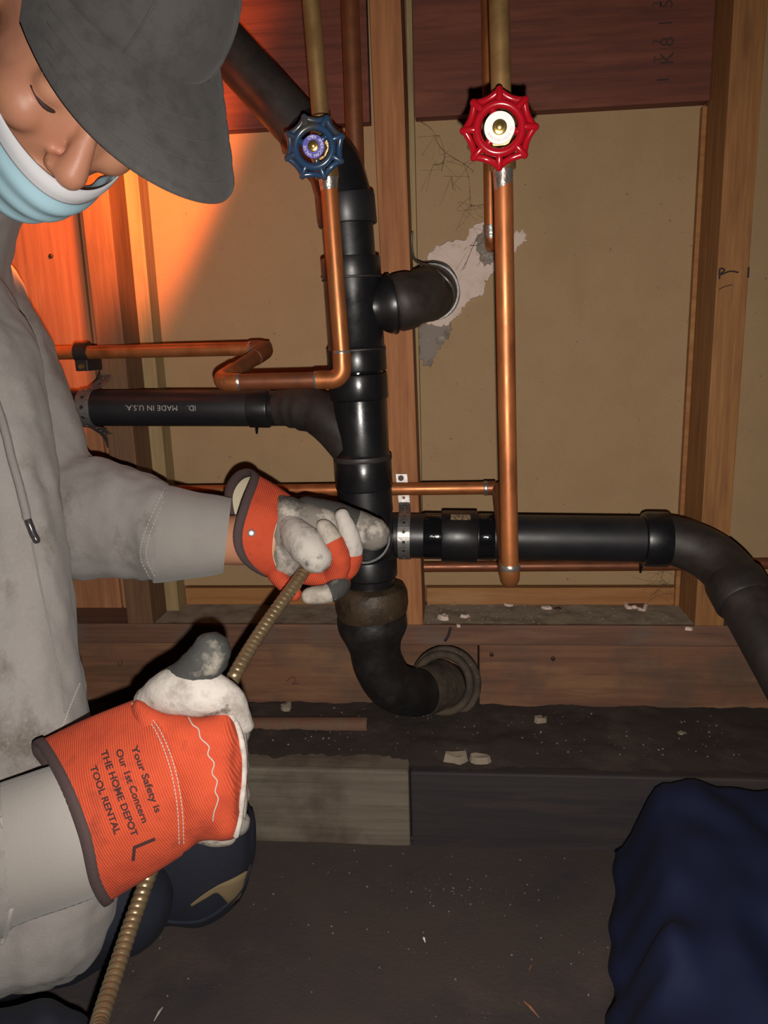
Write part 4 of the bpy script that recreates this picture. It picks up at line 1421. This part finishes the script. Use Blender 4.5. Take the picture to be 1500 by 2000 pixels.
mask = G().grid(lambda u, v: mask_pt(u, 0.14 + 0.86 * v), 40, 40).build('face_mask', MAT['mask_blue'], person)
lab(mask, 'light blue pleated surgical mask worn below the nose')
mask.modifiers.new('thickness', 'SOLIDIFY').thickness = 0.0012
b = G().grid(lambda u, v: mask_pt(u, 0.20 * v, 0.0008), 40, 8).build('nose_band', MAT['mask_white'], mask)
b.modifiers.new('thickness', 'SOLIDIFY').thickness = 0.0014
for s in (-1, 1):
    u = 0.5 + s * 0.5
    a, c_ = mask_pt(u, 0.1), mask_pt(u, 0.9)
    G().tube(vpath([a, H(0.0, s * 0.083, 0.005), H(-0.022, s * 0.086, -0.015), H(0.0, s * 0.080, -0.05), c_], 6), 0.0012, 6).build('ear_loop', MAT['mask_white'], mask)

# ---------------------------------------------------------------- hoodie
hd = G()
torso = [(-20, 505, -430, 505, 0.80, 0.07), (30, 600, -430, 620, 0.80, 0.115), (72, 690, -420, 720, 0.795, 0.13), (100, 850, -410, 880, 0.79, 0.132), (118, 1000, -400, 1030, 0.785, 0.13),
         (140, 1190, -390, 1200, 0.775, 0.13), (166, 1360, -380, 1400, 0.765, 0.13), (192, 1500, -370, 1550, 0.755, 0.125), (222, 1640, -360, 1700, 0.745, 0.12), (230, 1760, -350, 1850, 0.735, 0.115),
         (200, 1855, -345, 1950, 0.725, 0.105), (160, 1912, -340, 2000, 0.72, 0.095)]
hd.rings(round_cap(sil(torso, 6, 40, 2.3), 0, 0.05))
# far upper arm and forearm
ua = [(-30, 420, -260, 560, 0.885, 0.07), (28, 520, -190, 640, 0.895, 0.07), (66, 600, -140, 720, 0.90, 0.068), (114, 700, -90, 820, 0.90, 0.066), (152, 800, -50, 930, 0.90, 0.066), (172, 885, -20, 1030, 0.895, 0.066), (150, 960, 0, 1120, 0.89, 0.062)]
hd.rings(round_cap(sil(ua, 6, 30), 1, 0.02))
fa = [(40, 905, 60, 1150, 0.885, 0.066), (110, 886, 120, 1138, 0.88, 0.068), (165, 884, 190, 1128, 0.875, 0.066), (225, 898, 240, 1126, 0.87, 0.062), (290, 930, 290, 1136, 0.86, 0.058), (328, 950, 306, 1136, 0.853, 0.055)]
hd.rings(round_cap(sil(fa, 6, 30), 0, 0.03))
# near arm
na = [(-330, 640, -560, 760, 0.74, 0.075), (-280, 900, -540, 900, 0.69, 0.075), (-250, 1200, -520, 1220, 0.655, 0.075), (-225, 1450, -500, 1560, 0.635, 0.072), (-210, 1540, -420, 1880, 0.625, 0.07), (-150, 1555, -230, 1930, 0.62, 0.066), (-70, 1545, -80, 1880, 0.615, 0.058), (10, 1530, 28, 1815, 0.612, 0.052)]
hd.rings(round_cap(sil(na, 6, 30), 0, 0.05))
# hood bunched round the neck
hd.tube([Vector((-0.475, -0.232, 0.842)), Vector((-0.51, -0.232, 0.815)), Vector((-0.55, -0.238, 0.77)), Vector((-0.58, -0.245, 0.70))], [0.070, 0.078, 0.095, 0.12], 30)
hd.ellipsoid((-0.60, -0.215, 0.775), [(0.085, 0, 0), (0, 0.10, 0), (0, 0, 0.065)], 24, 14)
hm = remesh(hd, 0.0042, 8, 0.5)
displace(hm, 0.0042, 13, 2, (1, 1, 0.55))
displace(hm, 0.0040, 30, 9, (1, 1, 0.16), lambda p: 1.0 if p.x < -0.30 else 0.3)
displace(hm, 0.0018, 42, 5)
hoodie = link('hoodie', hm, MAT['hoodie'], person)
lab(hoodie, 'stained grey hooded sweatshirt')
hb_ = bvh_of(hoodie)


def rib_cuff(st, name, parent, n=110, amp=0.0007):
    rings = sil(st, 8, n)
    for r in rings:
        c = sum(r, Vector()) / n
        for j in range(n):
            d = (r[j] - c).normalized()
            r[j] += d * (amp if j % 2 else -amp)
    g = G()
    g.rings(rings, False, False)
    inner = [[(sum(r, Vector()) / n) + (p - sum(r, Vector()) / n) * 0.93 for p in r] for r in (rings[-1], rings[-4])]
    g.rings([rings[-1]] + inner, False, False)
    return g.build(name, MAT['rib'], parent)


rib_cuff([(318, 947, 298, 1138, 0.856, 0.0545), (345, 952, 322, 1136, 0.85, 0.052), (385, 962, 365, 1130, 0.842, 0.049), (425, 968, 410, 1124, 0.834, 0.046), (452, 974, 436, 1118, 0.828, 0.043)], 'cuff', hoodie)
rib_cuff([(0, 1530, 18, 1812, 0.613, 0.053), (45, 1515, 75, 1790, 0.61, 0.050), (90, 1500, 130, 1772, 0.607, 0.047), (130, 1490, 185, 1750, 0.605, 0.043), (165, 1480, 230, 1715, 0.604, 0.038)], 'cuff', hoodie)
for dx in (0, 11):
    stitch(hb_, [(322 + dx, 952), (300 + dx, 1000), (280 + dx, 1050), (276 + dx, 1090), (296 + dx, 1134)], 0.0005, 'thread', 'sleeve_stitching', hoodie, dash=True, sub=14, zdef=0.82)
stitch(hb_, [(3, 1600), (22, 1660), (26, 1740), (12, 1815), (4, 1840)], 0.0022, 'rib', 'sleeve_seam', hoodie, zdef=0.57)
stitch(hb_, [(155, 1335), (138, 1375), (120, 1420), (92, 1450)], 0.0005, 'thread', 'pocket_stitching', hoodie, dash=True, sub=16, zdef=0.7)
stitch(hb_, [(62, 1060), (80, 1150), (105, 1270), (126, 1390)], 0.0008, 'cord', 'fold_shade_line', hoodie, zdef=0.7)  # thin darker cord draws the shaded crease of a cloth fold
ds = stitch(hb_, [(-20, 760), (4, 830), (26, 910), (44, 985), (50, 1012)], 0.0040, 'cord', 'drawstring', hoodie, lift=0.003, zdef=0.68)
stitch(hb_, [(50, 1012), (58, 1033), (68, 1056)], 0.0034, 'aglet', 'aglet', hoodie, lift=0.003, zdef=0.68)

# ---------------------------------------------------------------- trousers and shoe
tr = G()
leg = [(-420, 1960, -400, 2300, 0.68, 0.09), (-200, 1965, -190, 2280, 0.64, 0.085), (0, 1968, -10, 2240, 0.61, 0.08), (90, 1945, 90, 2190, 0.60, 0.072), (135, 1975, 140, 2140, 0.60, 0.055)]
tr.rings(round_cap(sil(leg, 6, 30), 1, 0.02))
leg2 = [(-300, 1800, -260, 2050, 0.80, 0.08), (-60, 1780, -40, 1980, 0.80, 0.075), (110, 1745, 120, 1930, 0.80, 0.06), (215, 1690, 220, 1880, 0.80, 0.05), (262, 1670, 268, 1850, 0.80, 0.045)]
tr.rings(round_cap(sil(leg2, 6, 30), 1, 0.015))
tr.ellipsoid((-0.56, -0.46, 0.125), [(0.15, 0, 0), (0, 0.14, 0), (0, 0, 0.115)], 24, 14)
tr.tube([Vector((-0.31, -0.575, 0.062)), Vector((-0.55, -0.60, 0.058)), Vector((-0.76, -0.58, 0.052))], [0.055, 0.055, 0.042], 20, round_ends=True)
tr.tube([Vector((-0.55, -0.42, 0.12)), Vector((-0.42, -0.39, 0.10)), Vector((-0.35, -0.37, 0.075))], [0.085, 0.07, 0.055], 20, round_ends=True)
tm = remesh(tr, 0.005, 6)
displace(tm, 0.003, 16, 3)
lab(link('trousers', tm, MAT['navy'], person), 'navy work trousers')

fz = depth(PZ(400, 1812, 0.0))
shoe_st = [(222, 1650, 222, 1862, fz - 0.005, 0.045), (300, 1605, 312, 1812, fz - 0.01, 0.05), (370, 1572, 388, 1812, fz - 0.01, 0.05), (428, 1548, 442, 1785, fz - 0.005, 0.046), (470, 1548, 478, 1742, fz, 0.04), (491, 1580, 492, 1690, fz, 0.025)]
sm_ = G()
sm_.rings(round_cap(round_cap(sil(shoe_st, 7, 36, 2.4), 0, 0.03), 1, 0.006))
shoe = sm_.build('shoe', MAT['navy'], person)
lab(shoe, 'navy work shoe with a tan side patch')
sb_ = bvh_of(shoe)
g = G()
tanp = [[(372, 1764), (398, 1744), (425, 1727), (455, 1713), (482, 1698)], [(374, 1768), (402, 1752), (424, 1742), (448, 1764), (466, 1756)]]
g.grid(lambda u, v: on(sb_, *[float(q) for q in (np.array(catmull(tanp[0], 6)[int(round(u * 24))]) * (1 - v) + np.array(catmull(tanp[1], 6)[int(round(u * 24))]) * v)], 0.0012, fz), 25, 5)
pt = g.build('side_patch', MAT['tan'], shoe)
pt.modifiers.new('thickness', 'SOLIDIFY').thickness = 0.0012
stitch(sb_, [(300, 1792), (345, 1800), (395, 1796), (440, 1768), (474, 1730), (488, 1690)], 0.0026, 'navy', 'sole_edge', shoe, lift=0.0005, zdef=fz)
stitch(sb_, [(470, 1592), (476, 1600), (481, 1612)], 0.0007, 'green', 'green_tag', shoe, zdef=fz)

# ---------------------------------------------------------------- gloves
def glove_cuff(loops, parent, sub=8):
    rings = loft_loops(loops, sub)
    n = len(rings[0])
    g = G(); g.rings(rings, False, False)
    c = g.build('cuff', MAT['orange'], parent)
    inner = []
    for r in rings:
        cc_ = sum(r, Vector()) / n
        inner.append([cc_ + (p - cc_) * (1 - 0.0018 / max(0.004, (p - cc_).length)) for p in r])
    G().rings(inner, False, False).build('lining', MAT['lining'], c)
    r0 = rings[0]; r1 = rings[1]
    cen = sum(r0, Vector()) / n
    # flat binding tape folded over the rim
    out = [p + (p - cen).normalized() * 0.0012 for p in r0]
    ax_ = [(b - a).normalized() for a, b in zip(r0, r1)]
    wdt = 0.0072
    pro = []
    for j in range(n):
        rad = (r0[j] - cen).normalized()
        a = ax_[j]
        pro.append([r0[j] + rad * 0.0016 + a * wdt, r0[j] + rad * 0.0022 + a * wdt * 0.3, r0[j] + rad * 0.0016 - a * 0.0012, r0[j] - a * 0.0020,
                    r0[j] - rad * 0.0028 - a * 0.0012, r0[j] - rad * 0.0034 + a * wdt * 0.3, r0[j] - rad * 0.0030 + a * wdt])
    G().rings(pro, closed=True).build('binding', MAT['binding'], c)
    return c


# the far hand (palm to the lens) guiding the cable into the cleanout
gl = G()
palm = [(545, 965, 540, 1128, 0.803, 0.026), (575, 972, 565, 1128, 0.80, 0.028), (605, 985, 600, 1126, 0.80, 0.028), (640, 992, 640, 1128, 0.80, 0.026), (668, 1005, 664, 1115, 0.80, 0.02)]
gl.rings(round_cap(round_cap(sil(palm, 6, 32, 2.2), 1, 0.01), 0, 0.01))
glove_a = gl.build('glove', MAT['leather_mid'], person)
displace(glove_a.data, 0.0016, 55, 3)
lab(glove_a, 'orange and dirty leather glove pinching the cable at the cleanout, palm toward the lens')
rimA = loop([(494, 924, 0.803), (474, 985, 0.772), (459, 1048, 0.765), (472, 1092, 0.772), (508, 1120, 0.80), (492, 1095, 0.842), (455, 1030, 0.856), (441, 965, 0.85), (462, 926, 0.83)])
midA = loop([(532, 945, 0.805), (512, 990, 0.776), (497, 1048, 0.768), (502, 1095, 0.776), (528, 1128, 0.80), (520, 1100, 0.835), (505, 1040, 0.85), (500, 985, 0.845), (512, 948, 0.828)])
wrA = loop([(566, 968, 0.806), (548, 1000, 0.782), (534, 1048, 0.774), (534, 1092, 0.778), (552, 1130, 0.80), (562, 1105, 0.828), (566, 1050, 0.84), (566, 1005, 0.836), (566, 975, 0.824)])
cuffA = glove_cuff([rimA, midA, wrA], glove_a)
ba = bvh_of(cuffA)
p = on(ba, 491, 1041, 0.0)
n_ = (CAM - p).normalized()
G().tube([p, p + n_ * 0.0018, p + n_ * 0.0024], [M(7.5, p), M(7.5, p), M(5.5, p)], 18).build('rivet', MAT['rivet'], cuffA)
finger([(600, 1000, 0.805), (645, 1012, 0.808), (690, 1030, 0.812), (728, 1043, 0.815)], [30, 34, 37, 33], 'index_finger', ['leather_dark', 'leather_mid'], glove_a, [0, 0, 1], label='blackened index finger of the glove')
finger([(570, 1030, 0.782), (584, 1050, 0.768), (602, 1070, 0.757), (617, 1088, 0.753)], [26, 34, 36, 32], 'thumb', ['leather_pale'], glove_a, label='pale scuffed leather thumb')
finger([(640, 1125, 0.795), (676, 1112, 0.783), (688, 1078, 0.772), (680, 1038, 0.766), (668, 1008, 0.768)], [20, 22, 21, 19, 15], 'middle_finger', ['orange', 'leather_pale'], glove_a, [0, 0, 1, 1])
finger([(625, 1135, 0.79), (655, 1122, 0.775), (664, 1092, 0.764), (650, 1056, 0.758), (634, 1030, 0.762)], [19, 22, 21, 20, 17], 'ring_finger', ['orange', 'leather'], glove_a, [0, 0, 0, 1])
finger([(600, 1120, 0.79), (648, 1128, 0.782), (664, 1142, 0.772), (642, 1158, 0.762), (605, 1164, 0.762)], [22, 25, 21, 20, 17], 'little_finger', ['orange', 'leather_dark', 'leather'], glove_a, [0, 0, 1, 2])
finger([(540, 1122, 0.795), (556, 1140, 0.79), (575, 1160, 0.785)], [18, 17, 14], 'heel_patch', ['orange'], glove_a)

# the near hand (back to the lens) gripping the cable
gb = G()
back = [(268, 1372, 350, 1672, 0.606, 0.030), (318, 1392, 378, 1648, 0.604, 0.033), (362, 1398, 408, 1640, 0.603, 0.034), (405, 1396, 436, 1642, 0.604, 0.033), (442, 1388, 460, 1632, 0.608, 0.030), (466, 1420, 470, 1590, 0.612, 0.024)]
gb.rings(round_cap(round_cap(sil(back, 7, 40, 2.3), 1, 0.006), 0, 0.01))
glove_b = gb.build('glove', MAT['orange'], person)
displace(glove_b.data, 0.0026, 40, 6)
lab(glove_b, 'orange fabric-backed glove with black print, gripping the cable in front')
rimB = loop([(74, 1452, 0.618), (118, 1528, 0.578), (158, 1632, 0.566), (180, 1725, 0.576), (206, 1766, 0.603), (196, 1700, 0.642), (150, 1600, 0.658), (96, 1508, 0.65), (68, 1470, 0.635)], 60)
midB = loop([(172, 1406, 0.612), (226, 1485, 0.575), (262, 1590, 0.565), (278, 1670, 0.575), (286, 1716, 0.602), (270, 1650, 0.64), (240, 1560, 0.655), (200, 1465, 0.648), (176, 1422, 0.63)], 60)
wrB = loop([(274, 1366, 0.608), (326, 1440, 0.574), (352, 1540, 0.566), (362, 1620, 0.575), (354, 1672, 0.602), (338, 1610, 0.636), (316, 1520, 0.648), (290, 1430, 0.642), (274, 1380, 0.625)], 60)
cuffB = glove_cuff([rimB, midB, wrB], glove_b)
bc = bvh_of(cuffB)
bk = bvh_of(glove_b)
xd, yd = (0.345, 0.938), (0.938, -0.345)
for s, cx, cy, ln in (('Your Safety is', 286, 1522, 137), ('Our 1st Concern', 258, 1535, 150), ('THE HOME DEPOT', 233, 1549, 176), ('TOOL RENTAL', 206, 1562, 140)):
    surf_text(bc, s, 19, cx, cy, xd, yd, 'ink_glove', 'glove_print', cuffB, ln)
g = G()
for a, b in (((262, 1654), (303, 1637)), ((263, 1652), (260, 1680))):
    dxy = np.array(b) - np.array(a); nn = np.array((-dxy[1], dxy[0])) / np.linalg.norm(dxy) * 3.2
    g.grid(lambda u, v: on(bc, *(np.array(a) + dxy * u + nn * (2 * v - 1)), 0.0009, 0.58), 9, 3)
g.build('size_letter', MAT['ink_glove'], cuffB)
for dx in (0, 9):
    stitch(bc, [(258 + dx, 1374), (300 + dx, 1420), (330 + dx, 1490), (346 + dx, 1570), (350 + dx, 1650)], 0.00042, 'thread', 'cuff_stitching', cuffB, dash=True, sub=22, zdef=0.58)
stitch(bk, [(368, 1402), (376, 1416), (388, 1425), (392, 1442), (408, 1458), (406, 1474), (418, 1490), (414, 1510), (424, 1525), (420, 1545), (426, 1560), (418, 1585), (416, 1602)], 0.0005, 'thread', 'back_seam', glove_b, sub=4, zdef=0.58)
stitch(bk, [(440, 1386), (462, 1420), (474, 1470), (474, 1530), (468, 1590), (460, 1630)], 0.0026, 'leather_pale', 'leather_piping', glove_b, zdef=0.6)
pb_ = G()
pb_.rings(round_cap(round_cap(sil([(290, 1350, 385, 1648, 0.64, 0.022), (350, 1345, 420, 1655, 0.642, 0.022), (420, 1345, 455, 1648, 0.642, 0.022), (470, 1385, 474, 1610, 0.64, 0.018)], 6, 32, 2.3), 1, 0.006), 0, 0.01))
pm = pb_.build('palm', MAT['leather'], glove_b)
finger([(292, 1368, 0.618), (338, 1350, 0.606), (392, 1352, 0.600), (444, 1368, 0.604), (476, 1414, 0.618)], [30, 46, 47, 34, 20], 'index_finger', ['leather_pale'], glove_b, label='white leather over the index finger')
finger([(335, 1338, 0.612), (372, 1318, 0.603), (402, 1290, 0.598), (413, 1272, 0.597)], [34, 38, 40, 38], 'thumb', ['leather_dark'], glove_b, None, label='dark smeared leather thumb')
for k, (y0, nm) in enumerate(((1430, 'middle_finger'), (1492, 'middle_finger'), (1548, 'ring_finger'), (1602, 'little_finger'))):
    finger([(448, y0, 0.626), (464, y0 + 4, 0.648), (456, y0 + 8, 0.678), (426, y0 + 6, 0.692), (398, y0 - 2, 0.686)], [25, 24, 23, 22, 20], nm if k else 'folded_index_finger', ['orange', 'leather_pale'], glove_b, [1, 1, 1, 1])

# ================================================================== DRAIN CABLE
cp = vpath([P(604, 1098, 0.772), P(590, 1122, 0.757), P(556, 1168, 0.735), P(503, 1244, 0.705), P(455, 1325, 0.672), P(425, 1400, 0.668), P(385, 1490, 0.668), P(335, 1600, 0.66), P(296, 1695, 0.632), P(258, 1800, 0.60), P(225, 1900, 0.565), P(196, 1990, 0.53), P(168, 2090, 0.49), Vector((-0.275, -0.70, 0.10)), Vector((-0.33, -0.79, 0.035)), Vector((-0.46, -0.88, 0.009)), Vector((-0.75, -0.93, 0.0085)), Vector((-1.1, -0.90, 0.0085))], 10)
inside = vpath([P(604, 1098, 0.772), P(640, 1088, 0.79), P(690, 1075, 0.83), co + cd * 0.03, co], 8)
cab = root('drain_cable', cp[-1], 'coiled steel drain cleaning cable held in both gloves', 'drain cable')
full = list(reversed(inside))[:-1] + cp
L = [0.0]
for a, b in zip(full, full[1:]): L.append(L[-1] + (b - a).length)
tot = L[-1]
pitch_ = 0.0054
ns = int(tot / (pitch_ / 8))
pts = []
j = 0
for i in range(ns + 1):
    u = tot * i / ns
    while j < len(L) - 2 and u > L[j + 1]: j += 1
    t = (u - L[j]) / (L[j + 1] - L[j])
    pts.append((full[j].lerp(full[j + 1], t), u))
T_ = [(pts[min(i + 1, ns)][0] - pts[max(i - 1, 0)][0]).normalized() for i in range(ns + 1)]
nr = T_[0].cross(Vector((0, 0, 1))).normalized()
rings = []
NR = 18
for i, (p, u) in enumerate(pts):
    if i:
        nr = T_[i - 1].rotation_difference(T_[i]) @ nr
        nr = (nr - T_[i] * nr.dot(T_[i])).normalized()
    bb = T_[i].cross(nr)
    ring = []
    for k in range(NR):
        a = 2 * PI * k / NR
        ph = (u / pitch_ - k / NR) * 2 * PI
        r = 0.0058 + 0.0008 * (abs(math.cos(ph / 2)) ** 0.7)
        ring.append(p + (nr * math.cos(a) + bb * math.sin(a)) * r)
    rings.append(ring)
G().rings(rings).build('spiral_cable', MAT['cable'], cab)

# ================================================================== HEAP ADDED FOR THE SOFT BLUE BLUR NEAR THE LENS
ta, tb = PZ(1180, 2060, 0), PZ(1200, 1700, 0)


def blur_heap_fn(u, v):
    y = -0.62 + (YT - 0.004 + 0.62) * v
    xl = ta.x + (tb.x - ta.x) * (y - ta.y) / (tb.y - ta.y)
    x = xl + (0.62) * u + 0.012 * noise.noise(Vector((0, y * 22, 3)))
    s = min(1.0, u * 0.62 / 0.055)
    s = s * s * (3 - 2 * s)
    h = 0.006 + s * (0.092 + 0.02 * noise.noise(Vector((x * 9, y * 9, 2))) + 0.010 * noise.noise(Vector((x * 26, y * 18, 4))))
    back = min(1.0, (1 - v) / 0.12)
    return Vector((x, y, h))


tp = G().grid(blur_heap_fn, 70, 60).build('blur_heap', MAT['blur_blue'])
tp.modifiers.new('thickness', 'SOLIDIFY').thickness = 0.002
tag(tp, 'made-up dark blue heap standing in for a soft blur at the lower right', 'blur_heap')
